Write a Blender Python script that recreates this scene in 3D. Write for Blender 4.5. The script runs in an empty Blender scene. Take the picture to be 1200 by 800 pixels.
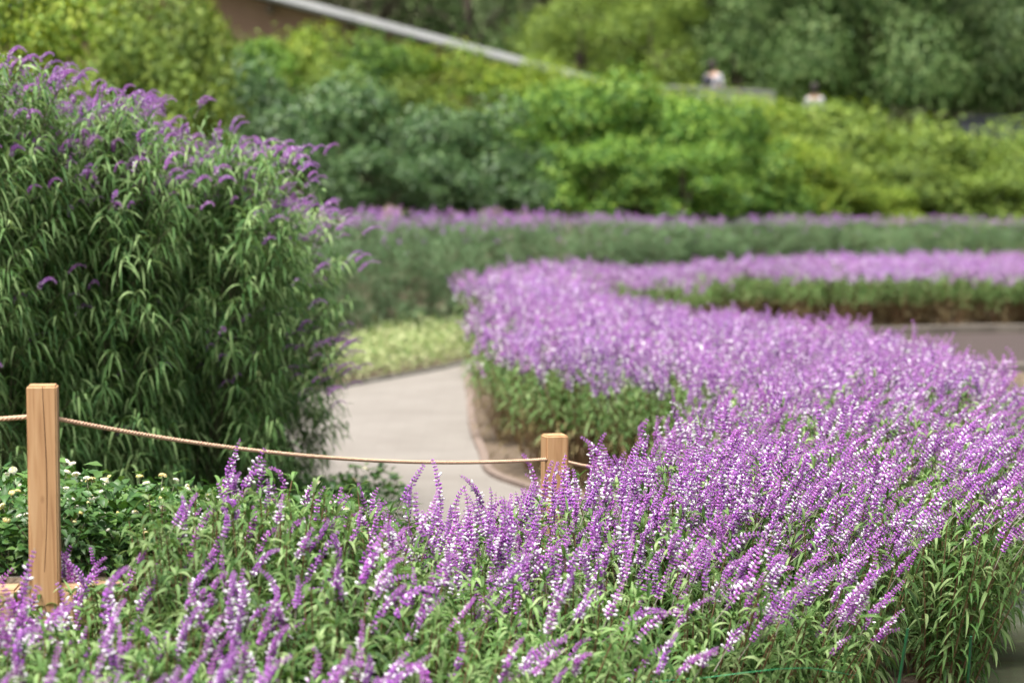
import bpy, bmesh, math, random
import numpy as np
from mathutils import Vector, Matrix, noise

random.seed(7)
RNG = np.random.default_rng(7)
S = bpy.context.scene
C = S.collection
R = math.radians

# ------------------------------------------------------------------ camera
EYE = 2.5
F = 85 / 36 * 1200
PITCH = math.atan(210 / F)
cam_d = bpy.data.cameras.new('camera')
cam = bpy.data.objects.new('camera', cam_d)
C.objects.link(cam)
cam.location = (0, 0, EYE)
cam.rotation_euler = (R(90) - PITCH, 0, 0)
cam_d.sensor_width = 36
cam_d.lens = 85
cam_d.clip_end = 2000
cam_d.dof.use_dof = True
cam_d.dof.focus_distance = 10.3
cam_d.dof.aperture_fstop = 1.9
S.camera = cam

# ------------------------------------------------------------------ sky, sun, exposure (bright overcast)
SUN_EL, SUN_AZ = 70, 215          # azimuth measured from +Y towards +X
world = bpy.data.worlds.new('World')
S.world = world
world.use_nodes = True
wn, wl = world.node_tree.nodes, world.node_tree.links
bg = wn['Background']
sky = wn.new('ShaderNodeTexSky')
sky.sky_type = 'NISHITA'
sky.sun_disc = False
sky.sun_elevation = R(SUN_EL)
sky.sun_rotation = R(SUN_AZ)
sky.air_density = 1.0
sky.dust_density = 4.0
hs = wn.new('ShaderNodeHueSaturation')
hs.inputs['Saturation'].default_value = 0.3
wl.new(sky.outputs[0], hs.inputs['Color'])
wl.new(hs.outputs[0], bg.inputs['Color'])
bg.inputs['Strength'].default_value = 0.065
sun_d = bpy.data.lights.new('sun', 'SUN')
sun_d.energy = 3.9
sun_d.angle = R(32)
sun_d.color = (1.0, 0.96, 0.9)
sun = bpy.data.objects.new('sun', sun_d)
C.objects.link(sun)
az, el = R(SUN_AZ), R(SUN_EL)
sdir = Vector((math.sin(az) * math.cos(el), math.cos(az) * math.cos(el), math.sin(el)))
sun.rotation_euler = sdir.to_track_quat('Z', 'Y').to_euler()
S.view_settings.view_transform = 'Standard'
S.view_settings.look = 'None'
S.view_settings.gamma = 1
S.view_settings.use_curve_mapping = False
S.view_settings.exposure = 1.55
S.cycles.use_denoising = True
S.cycles.max_bounces = 6
S.cycles.diffuse_bounces = 3
S.cycles.transmission_bounces = 4
S.cycles.transparent_max_bounces = 4
S.cycles.use_adaptive_sampling = True
S.cycles.adaptive_threshold = 0.02

# ------------------------------------------------------------------ pixel helpers (photo pixels, 1200 x 800)
def ray(px, py):
    u, v = (px - 600) / F, (400 - py) / F
    f = Vector((0, math.cos(PITCH), -math.sin(PITCH)))
    up = Vector((0, math.sin(PITCH), math.cos(PITCH)))
    return f + Vector((1, 0, 0)) * u + up * v

def P(px, py, y):
    d = ray(px, py)
    return Vector((0, 0, EYE)) + d * (y / d.y)

def to_px(x, y, z):
    v = Vector((x, y, z - EYE))
    f = Vector((0, math.cos(PITCH), -math.sin(PITCH)))
    up = Vector((0, math.sin(PITCH), math.cos(PITCH)))
    w = v.dot(f)
    return 600 + F * v.x / w, 400 - F * v.dot(up) / w

# ------------------------------------------------------------------ object helpers
def tag(o, label=None, cat=None, group=None, kind=None):
    if label: o['label'] = label
    if cat: o['category'] = cat
    if group: o['group'] = group
    if kind: o['kind'] = kind
    return o

def empty(name, loc=(0, 0, 0), rot=(0, 0, 0), sc=(1, 1, 1)):
    o = bpy.data.objects.new(name, None)
    o.empty_display_size = 0.1
    o.location, o.rotation_euler, o.scale = loc, rot, sc
    C.objects.link(o)
    return o

def link(name, me, parent=None, loc=(0, 0, 0), rot=(0, 0, 0), sc=(1, 1, 1)):
    o = bpy.data.objects.new(name, me)
    o.location, o.rotation_euler, o.scale = loc, rot, sc
    if parent: o.parent = parent
    C.objects.link(o)
    return o

class MB:
    """collects vertices / faces (numpy blocks) into one mesh"""
    def __init__(self):
        self.v, self.f, self.m, self.n, self.sm = [], [], [], 0, []
    def add(self, v, faces, mat=0, smooth=True):
        v = np.asarray(v, dtype=np.float64).reshape(-1, 3)
        faces = np.asarray(faces, dtype=np.int64)
        if len(faces) == 0: return
        self.v.append(v)
        self.f.append(faces + self.n)
        self.m.append(np.full(len(faces), mat))
        self.sm.append(np.full(len(faces), smooth))
        self.n += len(v)
    def mesh(self, name, mats):
        me = bpy.data.meshes.new(name)
        V = np.concatenate(self.v)
        me.vertices.add(len(V))
        me.vertices.foreach_set('co', V.ravel())
        tot = np.concatenate([np.full(len(f), f.shape[1]) for f in self.f])
        loops = np.concatenate([f.ravel() for f in self.f])
        me.loops.add(len(loops))
        me.loops.foreach_set('vertex_index', loops.astype(np.int32))
        me.polygons.add(len(tot))
        st = np.concatenate([[0], np.cumsum(tot)[:-1]])
        me.polygons.foreach_set('loop_start', st.astype(np.int32))
        me.polygons.foreach_set('loop_total', tot.astype(np.int32))
        me.polygons.foreach_set('material_index', np.concatenate(self.m).astype(np.int32))
        me.polygons.foreach_set('use_smooth', np.concatenate(self.sm))
        for m in (mats if isinstance(mats, (list, tuple)) else [mats]): me.materials.append(m)
        me.update(calc_edges=True)
        me.validate()
        return me

def norm(a):
    return a / np.maximum(np.linalg.norm(a, axis=-1, keepdims=True), 1e-9)

def leaves(mb, P0, D, L, W, droop, n=5, mat=0, fold=0.25, prof=0.75, roll=0.3):
    """arched lance-shaped leaves: origin, start direction, length, width, how much they hang"""
    P0, D = np.asarray(P0, float), norm(np.asarray(D, float))
    N = len(P0)
    if N == 0: return
    L = np.broadcast_to(np.asarray(L, float), (N,))
    W = np.broadcast_to(np.asarray(W, float), (N,))
    droop = np.broadcast_to(np.asarray(droop, float), (N,))
    zz = np.array([0, 0, 1.0])
    side = np.cross(D, zz)
    bad = np.linalg.norm(side, axis=1) < 1e-3
    side[bad] = [1, 0, 0]
    side = norm(side)
    side = norm(side + roll * RNG.normal(size=(N, 3)))
    pts = [P0]
    dirs = []
    d = D
    for i in range(n):
        t = (i + 0.5) / n
        d = norm(D - zz * (droop * t * 1.6)[:, None])
        dirs.append(d)
        pts.append(pts[-1] + d * (L / n)[:, None])
    dirs.append(d)
    rows = []
    for i in range(n + 1):
        t = i / n
        w = math.sin(math.pi * min(1, max(0, t)) ** prof) if 0 < t < 1 else (0.12 if t == 0 else 0.02)
        sd = norm(side - dirs[i] * np.sum(side * dirs[i], 1, keepdims=True))
        nr = np.cross(sd, dirs[i])
        h = (W * 0.5 * w)[:, None]
        rows.append(np.stack([pts[i] - sd * h + nr * h * fold, pts[i] - nr * h * fold * 0.4, pts[i] + sd * h + nr * h * fold], 1))
    V = np.stack(rows, 1)                      # N, n+1, 3, 3
    base = (np.arange(N) * (n + 1) * 3)[:, None, None]
    r = np.arange(n)[None, :, None] * 3
    q = []
    for k in (0, 1):
        q.append(np.concatenate([base + r + k, base + r + k + 1, base + r + k + 4, base + r + k + 3], 2))
    mb.add(V.reshape(-1, 3), np.concatenate(q, 1).reshape(-1, 4), mat)

def flat_leaves(mb, P0, N0, L, W, mat=0):
    """small leaf blades (two bent quads) lying roughly across the normal N0"""
    P0 = np.asarray(P0, float); N = len(P0)
    N0 = norm(np.asarray(N0, float))
    a = norm(np.cross(N0, RNG.normal(size=(N, 3))))
    b = np.cross(N0, a)
    L = np.broadcast_to(np.asarray(L, float), (N,))[:, None]
    W = np.broadcast_to(np.asarray(W, float), (N,))[:, None]
    V = np.stack([P0 - a * L * .5, P0 - b * W * .5 + a * L * .0 - N0 * W * .1, P0 + a * L * .5 - N0 * L * .12,
                  P0 + b * W * .5 - N0 * W * .1, P0 + N0 * W * .06], 1)
    k = (np.arange(N) * 5)[:, None]
    f = np.concatenate([k + np.array([[0, 1, 4]]), k + np.array([[1, 2, 4]]), k + np.array([[2, 3, 4]]), k + np.array([[3, 0, 4]])], 0)
    mb.add(V.reshape(-1, 3), f, mat)

def tube(mb, pts, rad, sides=5, mat=0, cap=True):
    pts = np.asarray(pts, float); n = len(pts)
    rad = np.broadcast_to(np.asarray(rad, float), (n,))
    t = norm(np.gradient(pts, axis=0))
    ref = np.array([0.31, 0.95, 0.1]) if abs(t[0][1]) < .8 else np.array([1.0, 0, 0.1])
    a = norm(np.cross(t, ref)); b = np.cross(t, a)
    ang = np.arange(sides) * 2 * math.pi / sides
    V = pts[:, None, :] + rad[:, None, None] * (np.cos(ang)[None, :, None] * a[:, None, :] + np.sin(ang)[None, :, None] * b[:, None, :])
    i = np.arange(n - 1)[:, None] * sides; j = np.arange(sides)[None, :]; j2 = (j + 1) % sides
    f = np.stack([i + j, i + j2, i + sides + j2, i + sides + j], 2).reshape(-1, 4)
    mb.add(V.reshape(-1, 3), f, mat)
    if cap:
        for e, o in ((0, 0), (n - 1, (n - 1) * sides)):
            ring = V[e]
            mb.add(np.concatenate([ring, pts[e][None]]), [[k, (k + 1) % sides, sides] for k in range(sides)], mat)

def boxmb(mb, lo, hi, mat=0):
    x0, y0, z0 = lo; x1, y1, z1 = hi
    v = [(x0, y0, z0), (x1, y0, z0), (x1, y1, z0), (x0, y1, z0), (x0, y0, z1), (x1, y0, z1), (x1, y1, z1), (x0, y1, z1)]
    mb.add(v, [[0, 3, 2, 1], [4, 5, 6, 7], [0, 1, 5, 4], [1, 2, 6, 5], [2, 3, 7, 6], [3, 0, 4, 7]], mat, False)

# ------------------------------------------------------------------ materials
def new_mat(name):
    m = bpy.data.materials.new(name)
    m.use_nodes = True
    nt = m.node_tree
    return m, nt.nodes, nt.links, nt.nodes['Principled BSDF'], nt.nodes['Material Output']

def ramp(n, stops):
    r = n.new('ShaderNodeValToRGB')
    e = r.color_ramp.elements
    while len(e) < len(stops): e.new(0.5)
    for k, (p, c) in enumerate(stops):
        e[k].position = p; e[k].color = (*c, 1)
    return r

def leaf_mat(name, c0, c1, c2, trans=0.3, rough=0.55, objvar=0.06, spec=0.2):
    m, n, l, b, out = new_mat(name)
    g = n.new('ShaderNodeNewGeometry')
    oi = n.new('ShaderNodeObjectInfo')
    r = ramp(n, [(0.0, c0), (0.55, c1), (1.0, c2)])
    l.new(g.outputs['Random Per Island'], r.inputs[0])
    h = n.new('ShaderNodeHueSaturation')
    mr = n.new('ShaderNodeMapRange')
    mr.inputs['To Min'].default_value = 1 - objvar * 4
    mr.inputs['To Max'].default_value = 1 + objvar * 4
    l.new(oi.outputs['Random'], mr.inputs['Value'])
    l.new(mr.outputs[0], h.inputs['Value'])
    l.new(r.outputs[0], h.inputs['Color'])
    l.new(h.outputs[0], b.inputs['Base Color'])
    b.inputs['Roughness'].default_value = rough
    b.inputs['Specular IOR Level'].default_value = spec
    t = n.new('ShaderNodeBsdfTranslucent')
    mixc = n.new('ShaderNodeHueSaturation')
    mixc.inputs['Hue'].default_value = 0.485
    mixc.inputs['Saturation'].default_value = 1.15
    mixc.inputs['Value'].default_value = 1.2
    l.new(h.outputs[0], mixc.inputs['Color'])
    l.new(mixc.outputs[0], t.inputs['Color'])
    mx = n.new('ShaderNodeMixShader')
    mx.inputs[0].default_value = trans
    l.new(b.outputs[0], mx.inputs[1]); l.new(t.outputs[0], mx.inputs[2])
    l.new(mx.outputs[0], out.inputs['Surface'])
    return m

def petal_mat(name, c0, c1, c2, sheen=0.3, trans=0.2):
    m, n, l, b, out = new_mat(name)
    g = n.new('ShaderNodeNewGeometry')
    oi = n.new('ShaderNodeObjectInfo')
    r = ramp(n, [(0.0, c0), (0.5, c1), (1.0, c2)])
    l.new(g.outputs['Random Per Island'], r.inputs[0])
    h = n.new('ShaderNodeHueSaturation')
    mr = n.new('ShaderNodeMapRange')
    mr.inputs['To Min'].default_value = 0.485
    mr.inputs['To Max'].default_value = 0.515
    l.new(oi.outputs['Random'], mr.inputs['Value'])
    l.new(mr.outputs[0], h.inputs['Hue'])
    m7 = n.new('ShaderNodeMath'); m7.operation = 'MULTIPLY'; m7.inputs[1].default_value = 7.31
    m8 = n.new('ShaderNodeMath'); m8.operation = 'FRACT'
    mv = n.new('ShaderNodeMapRange'); mv.inputs['To Min'].default_value = .78; mv.inputs['To Max'].default_value = 1.14
    l.new(oi.outputs['Random'], m7.inputs[0]); l.new(m7.outputs[0], m8.inputs[0]); l.new(m8.outputs[0], mv.inputs['Value'])
    l.new(mv.outputs[0], h.inputs['Value'])
    l.new(r.outputs[0], h.inputs['Color'])
    l.new(h.outputs[0], b.inputs['Base Color'])
    b.inputs['Roughness'].default_value = 0.8
    b.inputs['Specular IOR Level'].default_value = 0.15
    b.inputs['Sheen Weight'].default_value = sheen
    b.inputs['Sheen Tint'].default_value = (0.95, 0.85, 1, 1)
    t = n.new('ShaderNodeBsdfTranslucent')
    l.new(h.outputs[0], t.inputs['Color'])
    mx = n.new('ShaderNodeMixShader'); mx.inputs[0].default_value = trans
    l.new(b.outputs[0], mx.inputs[1]); l.new(t.outputs[0], mx.inputs[2])
    l.new(mx.outputs[0], out.inputs['Surface'])
    return m

def noise_mat(name, stops, scale=8, detail=6, rough=0.85, stretch=(1, 1, 1), bump=0.0, bscale=None, rlow=None, coord='Object'):
    m, n, l, b, out = new_mat(name)
    tc = n.new('ShaderNodeTexCoord'); mp = n.new('ShaderNodeMapping')
    mp.inputs['Scale'].default_value = stretch
    l.new(tc.outputs[coord], mp.inputs[0])
    t = n.new('ShaderNodeTexNoise')
    t.inputs['Scale'].default_value = scale; t.inputs['Detail'].default_value = detail
    t.inputs['Roughness'].default_value = 0.65
    l.new(mp.outputs[0], t.inputs['Vector'])
    r = ramp(n, stops)
    l.new(t.outputs['Fac'], r.inputs[0])
    l.new(r.outputs[0], b.inputs['Base Color'])
    b.inputs['Roughness'].default_value = rough
    if bump:
        t2 = n.new('ShaderNodeTexNoise'); t2.inputs['Scale'].default_value = bscale or scale * 6
        t2.inputs['Detail'].default_value = 8
        l.new(mp.outputs[0], t2.inputs['Vector'])
        bp = n.new('ShaderNodeBump'); bp.inputs['Strength'].default_value = bump
        bp.inputs['Distance'].default_value = 0.02
        l.new(t2.outputs['Fac'], bp.inputs['Height']); l.new(bp.outputs[0], b.inputs['Normal'])
    return m

M = {}
M['sage_leaf'] = leaf_mat('sage_leaf', (.04, .10, .024), (.115, .205, .06), (.26, .35, .15), trans=.3)
M['hedge_leaf'] = leaf_mat('hedge_leaf', (.035, .095, .026), (.11, .205, .065), (.27, .38, .16), trans=.3)
M['far_leaf'] = leaf_mat('far_leaf', (.05, .105, .045), (.10, .175, .078), (.17, .25, .13), trans=.25)
M['sage_stem'] = noise_mat('sage_stem', [(.3, (.11, .06, .03)), (.7, (.21, .13, .06))], 20)
M['hedge_stem'] = noise_mat('hedge_stem', [(.3, (.06, .07, .03)), (.7, (.12, .11, .06))], 20)
M['green_stem'] = noise_mat('green_stem', [(.3, (.17, .2, .1)), (.7, (.26, .24, .18))], 30)
M['calyx'] = petal_mat('calyx', (.28, .055, .39), (.41, .115, .50), (.54, .25, .62), .2)
M['calyx_pale'] = petal_mat('calyx_pale', (.25, .06, .38), (.37, .12, .49), (.52, .26, .62), .25)
M['calyx_far'] = petal_mat('calyx_far', (.28, .075, .40), (.41, .15, .51), (.55, .31, .63), .2)
M['corolla'] = petal_mat('corolla', (.7, .62, .74), (.82, .8, .84), (.86, .85, .86), .1, .3)
M['spike_stem'] = petal_mat('spike_stem', (.17, .17, .12), (.22, .2, .16), (.3, .26, .24), .2, 0)
M['dry_leaf'] = leaf_mat('dry_leaf', (.07, .05, .022), (.13, .095, .04), (.17, .15, .06), trans=.2)
M['lantana_leaf'] = leaf_mat('lantana_leaf', (.02, .062, .014), (.046, .115, .024), (.105, .19, .045), trans=.2, rough=.45, spec=.35)
M['lantana_white'] = petal_mat('lantana_white', (.7, .68, .5), (.8, .78, .66), (.85, .84, .76), .1)
M['lantana_yellow'] = petal_mat('lantana_yellow', (.6, .48, .12), (.7, .6, .25), (.72, .66, .4), .1)
M['variegated'] = leaf_mat('variegated', (.10, .19, .05), (.30, .38, .14), (.68, .68, .42), trans=.25)
M['shrub_dark'] = leaf_mat('shrub_dark', (.018, .055, .014), (.048, .108, .03), (.13, .21, .075), trans=.15, rough=.45, spec=.35)
M['shrub_mid'] = leaf_mat('shrub_mid', (.022, .07, .010), (.07, .155, .022), (.22, .33, .055), trans=.25)
M['shrub_bright'] = leaf_mat('shrub_bright', (.045, .10, .010), (.13, .21, .025), (.31, .37, .055), trans=.3)
M['shrub_olive'] = leaf_mat('shrub_olive', (.045, .085, .014), (.105, .165, .026), (.22, .29, .055), trans=.25)
M['tree_grey'] = leaf_mat('tree_grey', (.025, .06, .016), (.07, .125, .034), (.15, .21, .075), trans=.2)
M['tree_brown'] = leaf_mat('tree_brown', (.04, .045, .025), (.085, .088, .048), (.15, .145, .09), trans=.2)
M['bark'] = noise_mat('bark', [(.3, (.05, .035, .025)), (.7, (.14, .11, .085))], 6, stretch=(1, 1, .2), bump=.6)

# soil with litter
M['soil'] = noise_mat('soil', [(.3, (.045, .03, .02)), (.5, (.10, .07, .045)), (.7, (.17, .13, .09))], 9, bump=.8, bscale=60)
M['hill'] = noise_mat('hill', [(.3, (.03, .05, .016)), (.55, (.07, .1, .03)), (.75, (.13, .14, .06))], 1.5, bump=.8, bscale=20)

# ------------------------------------------------------------------ plan of the garden
FENCE = [(-5.0, 8.75), (-1.73, 8.9), (0.2, 11.3), (1.0, 13.0), (1.25, 14.2)]
INNER = [(1.95, 10.1), (2.4, 11.6), (2.85, 13.5), (3.35, 15.5), (3.65, 17.5), (3.5, 20.0), (3.0, 22.0), (2.2, 23.6), (1.4, 25.2), (.85, 27.3),
         (.98, 29.9), (1.8, 33.2), (3.4, 35.9), (7.0, 36.4), (13, 36.8)]
BED = [(-2.9, 5.6), (-2.9, 8.55), (-1.75, 8.7), (0.3, 11.15), (1.05, 12.7), (1.4, 14.3), (1.05, 15.9), (.6, 17.4), (.2, 18.3), (-.24, 19.2), (-.38, 20.6), (-.5, 22.5), (-.6, 25),
       (-.62, 27.5), (-.35, 31), (.7, 35), (2.5, 39), (5, 42), (8, 43), (13, 43.4)] + INNER[::-1] + \
      [(1.5, 9.4), (.9, 8.75), (.3, 8.3), (-.1, 7.5), (-.4, 6.6), (-.6, 5.6)]
BEDA = np.array(BED)

def inside(poly, x, y):
    c = False; n = len(poly); j = n - 1
    for i in range(n):
        xi, yi = poly[i]; xj, yj = poly[j]
        if (yi > y) != (yj > y) and x < (xj - xi) * (y - yi) / (yj - yi) + xi: c = not c
        j = i
    return c

def edge_info(poly, x, y):
    a = np.asarray(poly); b = np.roll(a, -1, 0)
    d = b - a; p = np.array([x, y])
    t = np.clip(np.sum((p - a) * d, 1) / np.sum(d * d, 1), 0, 1)
    q = a + d * t[:, None]
    dist = np.linalg.norm(q - p, axis=1)
    k = int(np.argmin(dist))
    return dist[k], q[k]

def interp(x, xs, ys): return float(np.interp(x, xs, ys))

POND = [(1.75, 8.6), (1.95, 10.6), (2.3, 12.0), (2.7, 13.7), (3.25, 15.7), (3.5, 17.6), (3.4, 20.2), (3.0, 22.2), (2.5, 23.9), (2.1, 25.6), (2.2, 27.2), (3.4, 28.2),
        (7, 28.7), (16, 29), (16, 8.6)]

def ground_z(x, y):
    """terrain height"""
    terr = np.clip(.96 - max(0, y - 8.9) * .165, 0, .96)
    if y > 30 + 0.0:                                   # rising slope beyond the far hedge
        edge = 36 + max(0, x) * 1.25
        s = max(0, y - edge)
        h = 3.6 * (1 - math.exp(-s / 14)) * (0.55 + .45 * math.exp(-max(0, x - 2) / 12))
        if y > 92: h += (y - 92) * .3
        return h
    fx = float(np.interp(y, [8.9, 11.3, 13.0, 14.2, 16], [-1.73, .2, 1.0, 1.25, 1.3]))
    if y >= 8.85 and y < 16 and x < fx + .02: return terr
    if y < 5.2: return .9
    if inside(POND, x, y):
        d, _ = edge_info(POND, x, y)
        return -min(.7, .15 + d * 1.2)
    return 0.0

# ground: one sheet out to the horizon
def build_ground():
    xs = np.concatenate([[-900, -400, -150, -80, -45, -28], np.arange(-18, 22, .3), [24, 30, 40, 60, 100, 200, 450, 900]])
    ys = np.concatenate([[-300, -60, -15, -5, 0, 3, 5], np.arange(5.3, 50, .3), np.arange(50, 90, 1.5), [92, 100, 115, 140, 200, 350, 700, 1500]])
    Z = np.array([[ground_z(x, min(y, 115)) for x in xs] for y in ys])
    X, Y = np.meshgrid(xs, ys)
    nx = len(xs)
    V = np.stack([X, Y, Z], 2).reshape(-1, 3)
    i = np.arange(len(ys) - 1)[:, None] * nx; j = np.arange(nx - 1)[None, :]
    f = np.stack([i + j, i + j + 1, i + nx + j + 1, i + nx + j], 2).reshape(-1, 4)
    mb = MB(); mb.add(V, f)
    me = mb.mesh('ground', [M['soil'], M['hill']])
    cy = V[f].mean(1)
    me.polygons.foreach_set('material_index', ((cy[:, 1] > 46)).astype(np.int32))
    tag(link('ground', me), kind='structure')
build_ground()

def sheet(name, poly, z, mat, kind='structure'):
    bm = bmesh.new()
    f = bm.faces.new([bm.verts.new((x, y, z)) for x, y in poly])
    if f.normal.z < 0: f.normal_flip()
    bmesh.ops.triangulate(bm, faces=[f])
    me = bpy.data.meshes.new(name); bm.to_mesh(me); bm.free()
    me.materials.append(mat)
    return tag(link(name, me), kind=kind)

def smooth_poly(pts, n=6):
    out = []
    pts = [Vector(p) for p in pts]; N = len(pts)
    for i in range(N - 1):
        p0, p1, p2, p3 = pts[max(0, i - 1)], pts[i], pts[i + 1], pts[min(N - 1, i + 2)]
        for k in range(n):
            t = k / n
            out.append(.5 * ((2 * p1) + (p2 - p0) * t + (2 * p0 - 5 * p1 + 4 * p2 - p3) * t * t + (3 * p1 - p0 - 3 * p2 + p3) * t ** 3))
    out.append(pts[-1])
    return [tuple(p) for p in out]

# path: pale pavers curving round the bed
PATH_OUT = smooth_poly([(-2.2, 14.6), (-2.3, 17), (-2.55, 20), (-2.75, 22.5), (-2.65, 24.0), (-2.25, 25.7), (-1.5, 27.5), (-.75, 29.3), (.1, 32), (2.0, 37.0)])
PATH_IN = smooth_poly([(1.2, 14.6), (.95, 15.9), (.5, 17.35), (.12, 18.25), (-.2, 19.2), (-.29, 20.6), (-.4, 22.5), (-.48, 25.5), (-.52, 28), (-.12, 30.3), (.6, 33), (2.2, 36.8)])
def paver_mat():
    m, n, l, b, out = new_mat('path_paving')
    tc = n.new('ShaderNodeTexCoord')
    br = n.new('ShaderNodeTexBrick')
    br.inputs['Scale'].default_value = 1
    br.inputs['Brick Width'].default_value = .4; br.inputs['Row Height'].default_value = .2
    br.inputs['Mortar Size'].default_value = .006; br.inputs['Mortar Smooth'].default_value = .4
    br.inputs['Color1'].default_value = (.168, .152, .136, 1); br.inputs['Color2'].default_value = (.182, .166, .149, 1)
    br.inputs['Mortar'].default_value = (.15, .135, .12, 1)
    l.new(tc.outputs['Object'], br.inputs['Vector'])
    t = n.new('ShaderNodeTexNoise'); t.inputs['Scale'].default_value = 1.6; t.inputs['Detail'].default_value = 8
    l.new(tc.outputs['Object'], t.inputs['Vector'])
    r = ramp(n, [(.35, (.86, .85, .84)), (.65, (1.0, 1.0, 1.0))])
    l.new(t.outputs['Fac'], r.inputs[0])
    mx = n.new('ShaderNodeMix'); mx.data_type = 'RGBA'; mx.blend_type = 'MULTIPLY'; mx.inputs[0].default_value = 1
    l.new(br.outputs['Color'], mx.inputs[6]); l.new(r.outputs[0], mx.inputs[7])
    l.new(mx.outputs[2], b.inputs['Base Color'])
    b.inputs['Roughness'].default_value = .9
    return m
sheet('path', PATH_OUT + PATH_IN[::-1], .012, paver_mat())

def kerb_along(name, line, w, h, mat, z0=-.05):
    mb = MB()
    p = np.array(line); t = norm(np.gradient(p, axis=0)); nrm = np.stack([-t[:, 1], t[:, 0]], 1)
    prof = [(0, z0), (0, h), (w, h), (w, z0)]
    V = np.stack([np.concatenate([p + nrm * o, np.full((len(p), 1), z)], 1) for o, z in prof], 1)
    n = len(p)
    f = []
    for i in range(n - 1):
        for k in range(3):
            f.append([i * 4 + k, i * 4 + k + 1, i * 4 + 4 + k + 1, i * 4 + 4 + k])
    mb.add(V.reshape(-1, 3), f, 0, False)
    return mb.mesh(name, mat)
M['kerb_stone'] = noise_mat('kerb_stone', [(.3, (.13, .13, .12)), (.7, (.26, .25, .23))], 14, bump=.4)
M['kerb_brick'] = noise_mat('kerb_brick', [(.3, (.12, .085, .068)), (.7, (.19, .145, .12))], 12, bump=.4)
tag(link('kerb', kerb_along('kerb', PATH_OUT, .08, .04, M['kerb_stone'])), kind='structure')
tag(link('kerb', kerb_along('kerb', PATH_IN, -.07, .05, M['kerb_brick'])), kind='structure')

# pond and far bank
def water_mat():
    m, n, l, b, out = new_mat('pond_water')
    b.inputs['Base Color'].default_value = (.07, .075, .05, 1)
    b.inputs['Roughness'].default_value = .08
    tc = n.new('ShaderNodeTexCoord'); mp = n.new('ShaderNodeMapping'); mp.inputs['Scale'].default_value = (1, 3, 1)
    t = n.new('ShaderNodeTexNoise'); t.inputs['Scale'].default_value = 2.2; t.inputs['Detail'].default_value = 3
    l.new(tc.outputs['Object'], mp.inputs[0]); l.new(mp.outputs[0], t.inputs['Vector'])
    bp = n.new('ShaderNodeBump'); bp.inputs['Strength'].default_value = .25; bp.inputs['Distance'].default_value = .05
    l.new(t.outputs['Fac'], bp.inputs['Height']); l.new(bp.outputs[0], b.inputs['Normal'])
    return m
sheet('water', [(1.2, 8.2), (1.2, 29.6), (18, 29.6), (18, 8.2)], -.12, water_mat())
M['deck'] = noise_mat('brown_paving', [(.3, (.028, .017, .015)), (.7, (.045, .029, .025))], 5, stretch=(1, 3, 1), bump=.2)
sheet('paving', [(3.6, 28.9), (7, 29.35), (16, 29.7), (16, 35.6), (7, 35.2), (5.2, 34.6), (4.0, 33.0)], .012, M['deck'])
mb = MB()
kx = np.linspace(3.3, 16, 40)
M['pale_stone'] = noise_mat('pale_stone', [(.3, (.065, .055, .045)), (.7, (.14, .12, .10))], 3, bump=.4)
tag(link('kerb', kerb_along('kerb', [(x, interp(x, [3.3, 7, 16], [28.3, 28.85, 29.15])) for x in kx], .3, .1, M['pale_stone'], -.5)), kind='structure')
tag(link('kerb', kerb_along('kerb', [(x, interp(x, [3.9, 5.2, 7, 16], [33.2, 34.7, 35.3, 35.7])) for x in np.linspace(4.0, 16, 40)], .25, .12, M['pale_stone'])), kind='structure')

# ------------------------------------------------------------------ flower spikes
def spike_path(length, bend, n, start=0.35, wob=0.0):
    pts = [np.zeros(3)]
    for i in range(n):
        t = i / (n - 1)
        a = bend * max(0, (t - start) / (1 - start)) ** 1.3
        pts.append(pts[-1] + np.array([math.sin(a), wob * math.sin(5 * t), math.cos(a)]) * length / n)
    return np.array(pts)

TD_R = np.array([.35, .95, 1.0, .55]); TD_Z = np.array([0, .35, .7, 1.0])
def teardrops(mb, P0, D, L, Rr, sides=5, mat=0):
    P0 = np.asarray(P0); D = norm(np.asarray(D)); N = len(P0)
    if N == 0: return
    L = np.broadcast_to(L, (N,)); Rr = np.broadcast_to(Rr, (N,))
    a = norm(np.cross(D, np.array([.3, .2, .93]))); b = np.cross(D, a)
    ang = np.arange(sides) * 2 * math.pi / sides
    V = P0[:, None, None] + D[:, None, None] * (L[:, None] * TD_Z)[:, :, None, None] + \
        (Rr[:, None] * TD_R)[:, :, None, None] * (np.cos(ang)[None, None, :, None] * a[:, None, None] + np.sin(ang)[None, None, :, None] * b[:, None, None])
    V = V.reshape(N, -1, 3)
    tip = (P0 + D * (L * 1.12)[:, None])[:, None]
    V = np.concatenate([V, tip], 1); k = V.shape[1]
    f = []
    for r in range(3):
        for s in range(sides):
            f.append([r * sides + s, r * sides + (s + 1) % sides, (r + 1) * sides + (s + 1) % sides, (r + 1) * sides + s])
    base = (np.arange(N) * k)[:, None, None]
    mb.add(V.reshape(-1, 3), (base + np.array(f)[None]).reshape(-1, 4), mat)
    tri = np.array([[3 * sides + s, 3 * sides + (s + 1) % sides, 4 * sides] for s in range(sides)])
    mb2v = V.reshape(-1, 3)
    # the tip fan shares the ring vertices of the block just added
    mb.f.append((base + tri[None]).reshape(-1, 3) + (mb.n - len(mb2v)))
    mb.m.append(np.full(N * sides, mat)); mb.sm.append(np.full(N * sides, True))

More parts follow.
